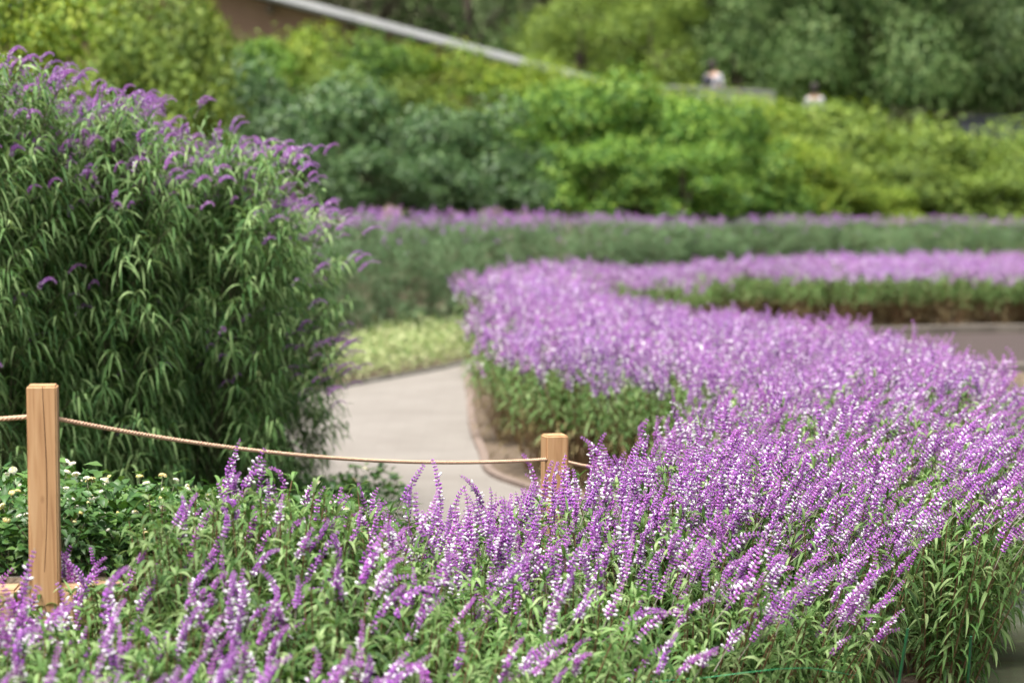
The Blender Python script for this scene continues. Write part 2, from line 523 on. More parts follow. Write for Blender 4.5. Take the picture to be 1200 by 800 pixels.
def spike_into(mb, length=.24, bend=.8, white=.4, rich=1.0, seed=0, lod=0, T=None, foot=.07):
    rg = np.random.default_rng(seed)
    nw = int(length / .0148) if lod == 0 else int(length / .03)
    per = (6 if lod == 0 else 4)
    pts = spike_path(length, bend, nw + 2, .25, rg.uniform(-.12, .12))
    off = np.array([0, 0, foot])
    pts = pts + off
    stem = np.concatenate([[[0, 0, 0]], pts])
    sub = MB()
    tube(sub, stem if lod == 0 else stem[::2], np.linspace(.0017, .0011, len(stem if lod == 0 else stem[::2])), 4 if lod == 0 else 3, 2, False)
    PC, DC, LC, RC, PW, DW, LW = [], [], [], [], [], [], []
    tang = norm(np.gradient(pts, axis=0))
    for i in range(1, nw + 2):
        t = i / (nw + 1)
        tg = tang[i]; a = norm(np.cross(tg, [.1, 1, .05])); b = np.cross(tg, a)
        sz = (1 - .55 * max(0, (t - .45) / .55)) * (.75 + .25 * min(1, t * 5))
        if lod: sz *= 1.75
        ph = rg.uniform(0, 6.28)
        for k in range(per):
            if rg.random() > rich * (.75 + .25 * t): continue
            an = ph + k * 2 * math.pi / per + rg.normal() * .15
            o = a * math.cos(an) + b * math.sin(an)
            up = .55 + .45 * t + rg.normal() * .12
            d = o + tg * up - np.array([0, 0, .15])
            PC.append(pts[i] + o * .003); DC.append(d); LC.append(.0112 * sz * rg.uniform(.8, 1.2)); RC.append(.0039 * sz * rg.uniform(.85, 1.15))
            if t < .72 and rg.random() < white * .78 * (1.15 - t) * (1.0 if lod == 0 else .7):
                dn = d / np.linalg.norm(d)
                PW.append(pts[i] + dn * LC[-1] * .85); DW.append(dn + np.array([0, 0, -.25])); LW.append(.0135 * (1.0 if lod == 0 else 1.5) * rg.uniform(.7, 1.25))
    teardrops(sub, PC, DC, np.array(LC), np.array(RC), 5 if lod == 0 else 3, 0)
    if PW:
        LW = np.array(LW)
        teardrops(sub, PW, DW, LW, LW * .3, 4 if lod == 0 else 3, 1)
    if T is None:
        mb.v += sub.v; mb.f += [f + mb.n for f in sub.f]; mb.m += sub.m; mb.sm += sub.sm; mb.n += sub.n
    else:
        Rm, tr, sc = T
        V = np.concatenate(sub.v) @ np.asarray(Rm).T * sc + tr
        mb.v.append(V); mb.f += [f + mb.n for f in sub.f]; mb.m += sub.m; mb.sm += sub.sm; mb.n += sub.n

SPM = [M['calyx'], M['corolla'], M['spike_stem']]
SPM_F = [M['calyx_far'], M['corolla'], M['spike_stem']]
SPM_P = [M['calyx_pale'], M['corolla'], M['spike_stem']]
SPIKES = []       # near bed: straight to gently arched
for k in range(14):
    mb = MB()
    spike_into(mb, random.uniform(.13, .25), [.2, .5, .8, 1.1, 1.5, .3, .65][k % 7] + random.uniform(-.15, .25),
               [.0, .45, .2, .95, .35, .1, .6][(k * 3) % 7], random.uniform(.85, 1), 100 + k)
    SPIKES.append(mb.mesh('flower_spike', SPM))
ARCHED = []       # hedge: strongly arched, mostly without open white flowers
for k in range(8):
    mb = MB()
    spike_into(mb, random.uniform(.13, .21), random.uniform(1.3, 2.3), .1, random.uniform(.8, 1), 300 + k)
    ARCHED.append(mb.mesh('flower_spike', SPM_P))

def rot_to(d, spin):
    """rotation whose local Z points along d; spin about it"""
    d = Vector(d).normalized()
    q = d.to_track_quat('Z', 'X')
    return (q.to_matrix() @ Matrix.Rotation(spin, 3, 'Z'))

def rot_zx(d, x):
    """rotation whose Z is d and whose X (the way a spike arches) leans towards x"""
    z = Vector(d).normalized(); x = Vector(x)
    x = x - z * x.dot(z)
    if x.length < 1e-4: x = z.orthogonal()
    x.normalize(); y = z.cross(x)
    return Matrix((x, y, z)).transposed()

# ------------------------------------------------------------------ sage plants
def shoot_leaves(P_, D_, L_, W_, K_, rg, a, b, n_nodes, l0, l1, spread=.9, droop=(.7, 1.5), ang0=None, thin=1.0):
    """opposite leaf pairs along the stem a -> polyline"""
    pts = a
    m = len(pts)
    tg = norm(np.gradient(pts, axis=0))
    ph = rg.uniform(0, 6.28) if ang0 is None else ang0
    for k in range(n_nodes):
        s = b + (1 - b) * (k + rg.uniform(-.2, .2)) / max(1, n_nodes - 1)
        s = min(max(s, 0), 1)
        x = s * (m - 1); i = min(int(x), m - 2); f = x - i
        p = pts[i] * (1 - f) + pts[i + 1] * f
        t = tg[i]
        u = norm(np.cross(t, [.31, .2, .93])); w = np.cross(t, u)
        for q in (0, math.pi):
            an = ph + q + k * 1.57 + rg.normal() * .25
            o = u * math.cos(an) + w * math.sin(an)
            sc = (1 - .45 * max(0, (s - .75) / .25))
            P_.append(p); D_.append(o * spread + t * rg.uniform(.35, .9)); L_.append(rg.uniform(l0, l1) * sc)
            W_.append(rg.uniform(.014, .021) * thin * (.7 + .3 * sc)); K_.append(rg.uniform(*droop))

def sage_variant(seed, nst=28, h=.95, r=.28, bare=.38, leaf_n=17, segs=5):
    rg = np.random.default_rng(seed)
    st, fo = MB(), MB()
    Pl, Dl, Ll, Wl, Kl, tops = [], [], [], [], [], []
    for i in range(nst):
        an = rg.uniform(0, 6.28); rr = r * math.sqrt(rg.random())
        b0 = np.array([math.cos(an) * rr * .35, math.sin(an) * rr * .35, -.02])
        hh = h * rg.uniform(.82, 1.04) * (1 - .12 * (rr / r) ** 2)
        top = np.array([math.cos(an) * rr * 1.15, math.sin(an) * rr * 1.15, hh])
        mid = (b0 + top) / 2 + np.array([math.cos(an), math.sin(an), 0]) * -.03 * rg.random() + rg.normal(size=3) * .02
        tt = np.linspace(0, 1, 7)[:, None]
        pts = (1 - tt) ** 2 * b0 + 2 * tt * (1 - tt) * mid + tt ** 2 * top
        tube(st, pts, np.linspace(.0055, .0025, 7), 4, 0, False)
        shoot_leaves(Pl, Dl, Ll, Wl, Kl, rg, pts, bare + rg.uniform(-.1, .1), leaf_n, .09, .165, .9, (.8, 1.9), None, .9)
        # a tuft of young leaves at the tip
        for _ in range(5):
            o = rg.normal(size=3); o[2] = abs(o[2]) + .6
            Pl.append(top); Dl.append(o); Ll.append(rg.uniform(.04, .09)); Wl.append(rg.uniform(.010, .016)); Kl.append(rg.uniform(.3, .9))
        tops.append(top)
    leaves(fo, Pl, Dl, Ll, Wl, Kl, segs)
    return st.mesh('stems', M['sage_stem']), fo.mesh('foliage', M['sage_leaf']), tops

NEAR_SAGE = [sage_variant(500 + k) for k in range(7)]
EDGE_SAGE = [sage_variant(540 + k, nst=24, bare=.24, leaf_n=20) for k in range(4)]
FAR_SAGE = []
for k in range(5):
    st, fo, tops = sage_variant(580 + k, nst=28, r=.36, bare=.6, leaf_n=9, segs=3)
    mb = MB(); rg = random.Random(60 + k)
    for i in range(34):
        an = rg.uniform(0, 6.28); rr = .38 * math.sqrt(rg.random())
        d = Vector((rg.gauss(0, .3), rg.gauss(0, .3), 1))
        spike_into(mb, rg.uniform(.16, .26), rg.uniform(.1, 1.3), rg.choice([.3, .7, 1.0]), .95, 900 + k * 50 + i, 1,
                   (np.array(rot_to(d, rg.uniform(0, 6.28))), np.array([math.cos(an) * rr, math.sin(an) * rr, .82 + rg.uniform(-.1, .08)]), 1.1))
    dl = MB(); rq = np.random.default_rng(40 + k)
    Pd, Dd = [], []
    for i in range(150):
        an = rq.uniform(0, 6.28); rr = .30 * math.sqrt(rq.uniform(.2, 1))
        Pd.append([math.cos(an) * rr, math.sin(an) * rr, rq.uniform(.08, .58)]); Dd.append([math.cos(an), math.sin(an), rq.normal() * .5])
    leaves(dl, Pd, Dd, rq.uniform(.06, .13, 150), rq.uniform(.010, .018, 150), rq.uniform(1.2, 2.6, 150), 3)
    FAR_SAGE.append((st, fo, mb.mesh('flower_spikes', SPM_F), dl.mesh('dry_foliage', M['dry_leaf'])))

def bed_points():
    pts = []
    rg = random.Random(11)
    y = 5.8
    while y < 43:
        sp = .40 if y < 14 else (.46 if y < 18 else (.56 if y < 25 else .74))
        x = -3.0 + rg.uniform(0, sp)
        while x < 12.5:
            px, py = x + rg.uniform(-.3, .3) * sp, y + rg.uniform(-.3, .3) * sp
            if inside(BED, px, py):
                d, q = edge_info(BED, px, py)
                u, v = to_px(px, py, 1.0)
                if d > .2 and -90 < u < 1290 and v < 905:
                    pts.append((px, py, d, q, u, v))
            x += sp
        y += sp * .92
    return pts

def sage_label(u, v, y):
    if y > 33: return 'low violet flowering sage plant in the far strip beyond the brown paving', 'sage plants of the far strip'
    if y > 22: return 'violet flowering sage plant at the far tip of the bed beside the pale path', 'sage plants at the far tip of the bed'
    if y > 16: return 'violet flowering sage plant above the bare brown stems facing the path', 'sage plants of the middle of the bed'
    if y > 12.4: return 'violet flowering sage plant in the thick of the bed beyond the short post', 'sage plants beyond the short post'
    if u < 170: return 'sage plant with upright violet spikes in front of the tall post', 'sage plants in front of the tall post'
    if u < 470 and v < 690: return 'leafy pale green sage plant with few spikes under the sagging rope', 'leafy sage plants under the rope'
    if u < 560: return 'pale green sage plant with slanting violet spikes at the bed front', 'sage plants at the bed front'
    if u < 800 and v < 650: return 'upright violet and white sage plant crowding round the short post', 'sage plants round the short post'
    if v > 650: return 'sage plant with long hanging green leaves on the bed front near the green stakes', 'leafy sage plants near the green stakes'
    return 'violet and white sage plant leaning towards the pond', 'sage plants leaning towards the pond'

def density(u, v, y):
    """flower spikes per plant as the photo shows them"""
    if y < 12.6:
        if 150 < u < 450 and v < 690: return 6
        if u < 150: return 12
        if u < 560 and v > 690: return 11
        if v > 668 and u > 520: return 5
        if v > 640 and u > 900: return 9
        if u < 470: return 9
        if u < 540: return 20
        if 560 < u < 690 and y < 11.6: return 26
        return 36
    return 24

N_NEAR = 0; N_FAR = 0; N_SPIKE = 0
rg = random.Random(5)
bp = bed_points()
for x, y in ((-1.38, 8.72), (-1.2, 8.95), (-1.0, 9.2), (-1.12, 8.6)):
    bp.append((x, y, .6, (x + .3, y - .5), *to_px(x, y, 1.0)))
for (x, y, d, q, u, v) in bp:
    lab, grp = sage_label(u, v, y)
    out = Vector((q[0] - x, q[1] - y, 0))
    if out.length > 1e-4: out.normalize()
    if y > 15.2 and d < (.34 if y < 22 else .24): continue
    tilt = (.5 if y < 15.2 else .12) * max(0, 1 - (d - .2) / .5)
    if u > 960 and y < 14: tilt *= .45
    ax = Vector((-out.y, out.x, 0)) if out.length else Vector((1, 0, 0))
    m = Matrix.Rotation(tilt, 3, ax) if tilt > .02 else Matrix.Identity(3)
    m = m @ Matrix.Rotation(rg.uniform(0, 6.28), 3, 'Z')
    hs_ = rg.uniform(.95, 1.08)
    if y > 33: hs_ *= .82
    gz = ground_z(x, y) if y < 30 else 0.0
    gz = max(gz, -.05)
    if gz > .05: gz = 0
    if y < 12 and 150 < u < 540: gz += .27 * min(1, max(0, (y - 7.9) / .8)) * min(1, (540 - u) / 130) * min(1, (u - 150) / 60)
    if 9.6 < y < 15 and u > 540: hs_ *= 1.13 if u > 720 else 1.03
    root = empty('sage_plant', (x, y, gz), m.to_euler(), (1, 1, hs_))
    tag(root, lab, 'flowering plant', grp)
    if y > 15.2:
        s_, f_, k_, d_ = FAR_SAGE[rg.randrange(5)]
        tag(link('dry_foliage', d_, root), 'dry brown leaves low on the stems')
        sc = 1.0 if y < 18 else (1.15 if y < 25 else 1.45)
        root.scale = (sc, sc, hs_)
        link('stems', s_, root); link('foliage', f_, root)
        tag(link('flower_spikes', k_, root), kind='stuff')
        N_FAR += 1
        continue
    N_NEAR += 1
    edge = d < .5 and u < 1120
    s_, f_, tops = (EDGE_SAGE[rg.randrange(4)] if edge else NEAR_SAGE[rg.randrange(7)])
    link('stems', s_, root); link('foliage', f_, root)
    n = density(u, v, y)
    mi = m.inverted()
    for i in range(n):
        an = rg.uniform(0, 6.28); rr = .3 * math.sqrt(rg.random())
        lp = Vector((math.cos(an) * rr, math.sin(an) * rr, .80 + rg.uniform(-.12, .1) - rr * .15))
        # lean: upright in the middle, towards the pond on the right, away from the edge otherwise
        lean_r = min(1.0, max(0, (u - 680) / 450)) * .75
        wd = Vector((lean_r + rg.gauss(.05, .25), rg.gauss(-.05, .28), 1.0)) + out * (tilt * .8)
        if n <= 12: wd += Vector((rg.gauss(.2, .25), rg.gauss(-.1, .25), 0))
        bendto = Vector((rg.gauss(.35 + lean_r, .7), rg.gauss(0, .7), -.2))
        sp = link('flower_spike', SPIKES[rg.randrange(14)], root, lp, rot_zx(mi @ wd, mi @ bendto).to_euler(),
                  (rg.uniform(.85, 1.2),) * 3)
        N_SPIKE += 1
print('sage near', N_NEAR, 'far', N_FAR, 'spikes', N_SPIKE)

# ------------------------------------------------------------------ tall hedge on the left, far hedge
def tall_variant(seed, h=2.3, r=.5, nsh=340, leaf=(.13, .21), segs=5, pairs=6):
    rg = np.random.default_rng(seed)
    st, fo = MB(), MB()
    Pl, Dl, Ll, Wl, Kl = [], [], [], [], []
    ends = []
    for i in range(5):
        an = rg.uniform(0, 6.28); rr = r * .3 * rg.random()
        t = np.linspace(0, 1, 6)[:, None]
        a = np.array([math.cos(an) * rr * .4, math.sin(an) * rr * .4, -.1]); b = np.array([math.cos(an) * rr, math.sin(an) * rr, h * .93])
        tube(st, a + (b - a) * t + rg.normal(size=(6, 3)) * .015, np.linspace(.009, .004, 6), 4, 0, False)
    for i in range(nsh):
        z = h * (rg.random() ** .85)
        an = rg.uniform(0, 6.28)
        rad = r * (.55 + .45 * math.sqrt(max(0, 1 - (z / h) ** 4))) * rg.uniform(.55, 1.0)
        if z > .85 * h: rad = r * rg.random() * .9
        o = np.array([math.cos(an), math.sin(an), 0])
        L = rg.uniform(.22, .38)
        p0 = o * (rad - .12) + np.array([0, 0, z - .08])
        up = .5 + .7 * (z / h) ** 3
        t = np.linspace(0, 1, 6)[:, None]
        e = p0 + o * L * .55 + np.array([0, 0, L * up * .6])
        mid = p0 + o * L * .2 + np.array([0, 0, L * up * .6])
        pts = (1 - t) ** 2 * p0 + 2 * t * (1 - t) * mid + t ** 2 * e
        tube(st, pts[::2], np.linspace(.004, .002, 3), 3, 0, False)
        shoot_leaves(Pl, Dl, Ll, Wl, Kl, rg, pts, .1, pairs, leaf[0], leaf[1], spread=.8, droop=(.9 - .5 * (z / h), 2.3 - .9 * (z / h)), thin=.82)
        ends.append((e, o, z))
    leaves(fo, Pl, Dl, Ll, Wl, Kl, segs)
    return st.mesh('stems', M['hedge_stem']), fo.mesh('foliage', M['hedge_leaf']), ends

TALL = [tall_variant(700 + k) for k in range(5)]
HEDGE = [(-5.2, 12.9), (-2.75, 12.9), (-2.1, 14.2), (-1.7, 15.6), (-1.46, 17.0), (-1.48, 18.2), (-2.3, 19.2), (-4.5, 19.5), (-6.5, 16.5)]
rg = random.Random(21)
n_h = 0
y = 13.0
while y < 19.4:
    x = -4.6 + rg.uniform(0, .3)
    while x < -1.2:
        px, py = x + rg.uniform(-.12, .12), y + rg.uniform(-.12, .12)
        if inside(HEDGE, px, py):
            d, q = edge_info(HEDGE, px, py)
            if d > .22 and (d < 1.7) and to_px(px, py, 1.5)[0] > -90:
                gz = max(0, ground_z(px, py))
                # top falls away towards the free end
                top = interp(py + px * .35, [11.0, 12.6, 14.0, 15.2, 16.2, 17.0, 18], [3.06, 2.92, 2.72, 2.5, 2.24, 1.96, 1.75]) - .12 * max(0, 1 - (d - .2) / .5)
                hh = (top - gz) / 2.3
                out = Vector((q[0] - px, q[1] - py, 0)).normalized()
                lab, grp = (('tall sage hedge plant arching over the pale path at the free end', 'tall sage plants at the hedge end') if px > -2.35 and py > 15.4 else
                            (('tall sage hedge plant with dark hanging leaves behind the tall post', 'tall sage plants behind the tall post') if py < 14.2 else
                             ('tall sage hedge plant with arched violet tips behind the sagging rope', 'tall sage plants behind the rope')))
                t_ = .12 * max(0, 1 - (d - .2) / .4)
                m = Matrix.Rotation(t_, 3, Vector((-out.y, out.x, 0))) @ Matrix.Rotation(rg.uniform(0, 6.28), 3, 'Z')
                root = empty('tall_sage_plant', (px, py, gz), m.to_euler(), (1, 1, hh))
                tag(root, lab, 'hedge plant', grp)
                s_, f_, ends = TALL[rg.randrange(5)]
                link('stems', s_, root); link('foliage', f_, root)
                mi = m.inverted()
                k = 0
                for (e, o, z) in sorted(ends, key=lambda t: -round(t[2] * 2)):
                    w = m @ Vector(o)
                    front = w.dot(out)
                    hi = z / 2.3
                    endz = min(1, max(0, (py - 15.2) / 1.5))
                    p_ = (1.0 if hi > .84 else (.6 if hi > .66 else ((.10 + .6 * endz) if hi > .42 else .03)))
                    if (k > 70 and hi > .62) or k > 97 or rg.random() > p_ or (front < -.2 and hi < .85): continue
                    wd = w * .5 + Vector((.3, -.1, .8))
                    bd = w * .6 + Vector((1.0, -.2, -.3)) + Vector((rg.gauss(0, .35), rg.gauss(0, .35), 0))
                    sp = link('flower_spike', ARCHED[rg.randrange(8)], root, Vector(e) - Vector((0, 0, .04)),
                              rot_zx(mi @ wd, mi @ bd).to_euler(), (rg.uniform(.75, 1.1),) * 3)
                    sp.scale = (sp.scale.x * .85, sp.scale.y * .85, sp.scale.z / hh)
                    k += 1; N_SPIKE += 1
                    if hi > .8 and rg.random() < .9:
                        s3 = link('flower_spike', ARCHED[rg.randrange(8)], root, Vector(e) + Vector((rg.gauss(0, .09), rg.gauss(0, .09), -.05)),
                                  rot_zx(mi @ (wd + Vector((rg.gauss(0, .4), rg.gauss(0, .4), 0))), mi @ bd).to_euler(), (rg.uniform(.75, 1.05),) * 3)
                        s3.scale.z /= hh; N_SPIKE += 1; k += 1
                n_h += 1
        x += .5
    y += .48
print('tall hedge', n_h, 'spikes', N_SPIKE)

# far hedge, simplified plants sharing meshes
FARH = []
for k in range(4):
    s_, f_, ends = tall_variant(760 + k, h=1.8, r=.62, nsh=130, leaf=(.13, .2), segs=3, pairs=5)
    f_.materials[0] = M['far_leaf']
    mb = MB(); rq = random.Random(k)
    for i, (e, o, z) in enumerate(ends):
        if rq.random() < (.8 if z > 1.6 else (.08 if z > 1.25 else .01)):
            d = Vector(o) * .4 + Vector((0, 0, 1))
            for q_ in range(2 if z > 1.6 else 1):
                spike_into(mb, rq.uniform(.10, .16), rq.uniform(.8, 2.0), .1, .95, 2000 + k * 200 + i, 1,
                           (np.array(rot_to(d, rq.uniform(0, 6.28))), np.array(e) + np.array([rq.gauss(0, .1), rq.gauss(0, .1), -.08]), 1.15))
    FARH.append((s_, f_, mb.mesh('flower_spikes', SPM_F)))
line = smooth_poly([(-3.6, 27.8), (-3.0, 29.4), (-2.0, 31.6), (-.6, 34.6), (1.2, 38.5), (3.5, 43), (6.5, 47), (10, 50), (14.5, 52)], 8)
rg = random.Random(3)
acc = 0; prev = Vector(line[0]); k = 0
for p in line:
    p = Vector(p); acc += (p - prev).length
    tdir = (p - prev).normalized() if (p - prev).length > 0 else Vector((0, 1))
    prev = p
    while acc > .62:
        acc -= .62
        nrm = Vector((-tdir.y, tdir.x))
        for row in (0, .75):
            q = p + nrm * row + Vector((rg.uniform(-.1, .1), rg.uniform(-.1, .1)))
            gz = ground_z(q.x, q.y) if q.y > 30 else 0
            top = interp(q.y, [27, 30, 36, 44, 52], [1.66, 1.72, 1.57, 1.4, 1.2]) + rg.uniform(-.05, .05)
            gz = min(gz, .3)
            root = empty('tall_sage_plant', (q.x, q.y, gz), (0, 0, rg.uniform(0, 6.28)), (1, 1, (top - gz) / 1.8))
            if q.y < 34: lab, grp = 'tall grey green sage hedge plant behind the cream groundcover', 'hedge plants behind the cream groundcover'
            else: lab, grp = 'tall grey green sage plant in the long hedge below the shrub bank', 'hedge plants below the shrub bank'
            tag(root, lab, 'hedge plant', grp)
            s_, f_, k_ = FARH[rg.randrange(4)]
            link('stems', s_, root); link('foliage', f_, root); tag(link('flower_spikes', k_, root), kind='stuff')
            k += 1
print('far hedge', k)

# ------------------------------------------------------------------ lantana at the foot of the hedge, cream groundcover
def lantana_variant(seed):
    rq = np.random.default_rng(seed)
    fo, st = MB(), MB()
    n = 420
    an = rq.uniform(0, 6.28, n); rr = .3 * np.sqrt(rq.random(n)); hh = .44 * (1 - .5 * (rr / .3) ** 2) * (.12 + .88 * rq.random(n) ** .6)
    P0 = np.stack([np.cos(an) * rr, np.sin(an) * rr, hh], 1)
    D = np.stack([np.cos(an), np.sin(an), rq.uniform(0, .8, n)], 1) + rq.normal(size=(n, 3)) * .4
    leaves(fo, P0, D, rq.uniform(.045, .085, n), rq.uniform(.028, .048, n), rq.uniform(.2, .9, n), 3, 0, .2, .62, .4)
    for i in range(12):
        a = rq.uniform(0, 6.28); r_ = .25 * rq.random()
        tube(st, np.linspace([0, 0, -.02], [math.cos(a) * r_, math.sin(a) * r_, .30], 4), .003, 4)
    return st.mesh('stems', M['hedge_stem']), fo.mesh('foliage', M['lantana_leaf'])
def head_variant(seed, yellow):
    rq = np.random.default_rng(seed)
    mb = MB()
    tube(mb, [[0, 0, -.09], [0, 0, 0]], .0016, 4, 2, False)
    n = 24
    for i in range(n):
        z = 1 - (i + .5) / n * .95; r_ = math.sqrt(max(0, 1 - z * z)); a = i * 2.4
        d = np.array([math.cos(a) * r_, math.sin(a) * r_, z])
        c = d * np.array([.019, .019, .010])
        u = norm(np.cross(d, [.2, .9, .3])); w = np.cross(d, u)
        s = .0068
        v = [c + d * .002] + [c + (u * math.cos(q) + w * math.sin(q)) * s * (1.1 if k % 2 == 0 else .55) for k, q in enumerate(np.arange(8) * .785)]
        mb.add(v, [[0, 1 + k, 1 + (k + 1) % 8] for k in range(8)], 1 if (yellow or i < 7) else 0)
    return mb.mesh('flower_head', [M['lantana_white'], M['lantana_yellow'], M['green_stem']])
LANT = [lantana_variant(30 + k) for k in range(5)]
HEADS = [head_variant(k, k in (3,)) for k in range(5)]
rg = random.Random(9)
def lantana(x, y, n_heads, sc, lab, grp):
    root = empty('lantana_shrub', (x, y, max(0, ground_z(x, y))), (0, 0, rg.uniform(0, 6.28)), (sc, sc, sc * rg.uniform(.85, 1.15)))
    tag(root, lab, 'flowering plant', grp)
    s_, f_ = LANT[rg.randrange(5)]
    link('stems', s_, root); link('foliage', f_, root)
    for i in range(n_heads):
        a = rg.uniform(0, 6.28); r_ = .3 * math.sqrt(rg.random())
        z = .40 * (1 - .5 * (r_ / .3) ** 2) + rg.uniform(-.06, .05)
        s2 = rg.uniform(.42, 1.05)
        link('flower_head', HEADS[rg.randrange(5)], root, (math.cos(a) * r_, math.sin(a) * r_, z), (rg.gauss(0, .4), rg.gauss(0, .4), rg.uniform(0, 6)), (s2,) * 3)
for y in np.arange(9.35, 12.8, .36):
    x1 = interp(y, [8.9, 11.3, 13], [-1.62, .1, .5]) - .25
    x1 = min(x1, interp(y, [9, 10.2, 12.8], [-1.2, -1.3, -1.5]))
    x = -2.9
    while x < x1:
        lantana(x + rg.uniform(-.1, .1), y + rg.uniform(-.1, .1), 17, rg.uniform(.85, 1.1) if y > 9.6 else .8,
                'dark green lantana shrub with white and yellow flower heads behind the tall post', 'lantana shrubs behind the tall post')
        x += .4
for (x0, x1, y0, n_) in [(-1.6, -.9, 12.9, 3), (-1.5, -.85, 13.4, 3), (-1.75, -1.0, 13.9, 3), (-1.45, -1.0, 14.5, 2), (-1.3, -.95, 15.2, 2), (-1.3, -1.0, 15.9, 2), (-1.25, -1.0, 16.5, 2)]:
    for i in range(n_):
        lantana(x0 + (x1 - x0) * (i + .5) / n_ + rg.uniform(-.08, .08), y0 + rg.uniform(-.1, .1), 7, rg.uniform(.75, 1.0),
                'bushy lantana with pale flower heads where the hedge foot meets the path', 'lantana shrubs by the path')

mb = MB()
rq = np.random.default_rng(77)
pts, sc = [], []
co = np.array(PATH_OUT)
sel = (co[:, 1] > 21) & (co[:, 1] < 36)
co = co[sel]; tg = norm(np.gradient(co, axis=0)); nm = np.stack([-tg[:, 1], tg[:, 0]], 1)
n = 24000
idx = rq.integers(0, len(co) - 1, n); fr = rq.random(n)[:, None]
off = .02 + 1.5 * rq.random(n)
b0 = co[idx] * (1 - fr) + co[idx + 1] * fr + nm[idx] * off[:, None]
hz = .55 * np.sqrt(np.clip(.12 + off / .35, 0, 1)) * np.array([.75 + .35 * noise.noise((p[0] * 1.7, p[1] * 1.7, 0)) for p in b0])
z = hz * rq.uniform(.35, 1, n)
P0 = np.concatenate([b0, z[:, None]], 1)
leaves(mb, P0, np.concatenate([-nm[idx] * .4, np.full((n, 1), .5)], 1) + rq.normal(size=(n, 3)) * .5, rq.uniform(.04, .085, n), rq.uniform(.018, .036, n), rq.uniform(.2, 1, n), 2, 0, .2, .65)
tag(link('groundcover', mb.mesh('groundcover', M['variegated'])), 'cream and green variegated groundcover along the outer edge of the path', 'groundcover', kind='stuff')

# ------------------------------------------------------------------ rope fence
def wood_mat():
    m, n, l, b, out = new_mat('post_wood')
    tc = n.new('ShaderNodeTexCoord'); oi = n.new('ShaderNodeObjectInfo')
    mp = n.new('ShaderNodeMapping'); mp.inputs['Scale'].default_value = (9, 9, .55)
    add = n.new('ShaderNodeVectorMath')
    l.new(tc.outputs['Object'], add.inputs[0]); l.new(oi.outputs['Random'], add.inputs[1])
    l.new(add.outputs[0], mp.inputs[0])
    w = n.new('ShaderNodeTexNoise'); w.inputs['Scale'].default_value = 5; w.inputs['Detail'].default_value = 7; w.inputs['Distortion'].default_value = .6
    l.new(mp.outputs[0], w.inputs['Vector'])
    r = ramp(n, [(.3, (.27, .14, .06)), (.5, (.38, .215, .10)), (.7, (.45, .28, .145))])
    l.new(w.outputs['Fac'], r.inputs[0])
    # knots
    v = n.new('ShaderNodeTexVoronoi'); v.inputs['Scale'].default_value = 1.0
    mp2 = n.new('ShaderNodeMapping'); mp2.inputs['Scale'].default_value = (13, 13, 6.5)
    l.new(add.outputs[0], mp2.inputs[0]); l.new(mp2.outputs[0], v.inputs['Vector'])
    rk = ramp(n, [(.06, (.42, .3, .22)), (.16, (1, 1, 1))])
    l.new(v.outputs['Distance'], rk.inputs[0])
    mx = n.new('ShaderNodeMix'); mx.data_type = 'RGBA'; mx.blend_type = 'MULTIPLY'; mx.inputs[0].default_value = .8
    l.new(r.outputs[0], mx.inputs[6]); l.new(rk.outputs[0], mx.inputs[7])
    l.new(mx.outputs[2], b.inputs['Base Color'])
    b.inputs['Roughness'].default_value = .7
    bp_ = n.new('ShaderNodeBump'); bp_.inputs['Strength'].default_value = .25; bp_.inputs['Distance'].default_value = .004
    l.new(w.outputs['Fac'], bp_.inputs['Height']); l.new(bp_.outputs[0], b.inputs['Normal'])
    return m
M['wood'] = wood_mat()
M['crack'] = noise_mat('wood_crack', [(.3, (.1, .045, .02)), (.7, (.2, .1, .05))], 30)
M['hole'] = noise_mat('bored_wood', [(.3, (.10, .05, .025)), (.7, (.2, .11, .055))], 40)

def evaluated(o):
    dg = bpy.context.evaluated_depsgraph_get(); dg.update()
    return bpy.data.meshes.new_from_object(o.evaluated_get(dg))

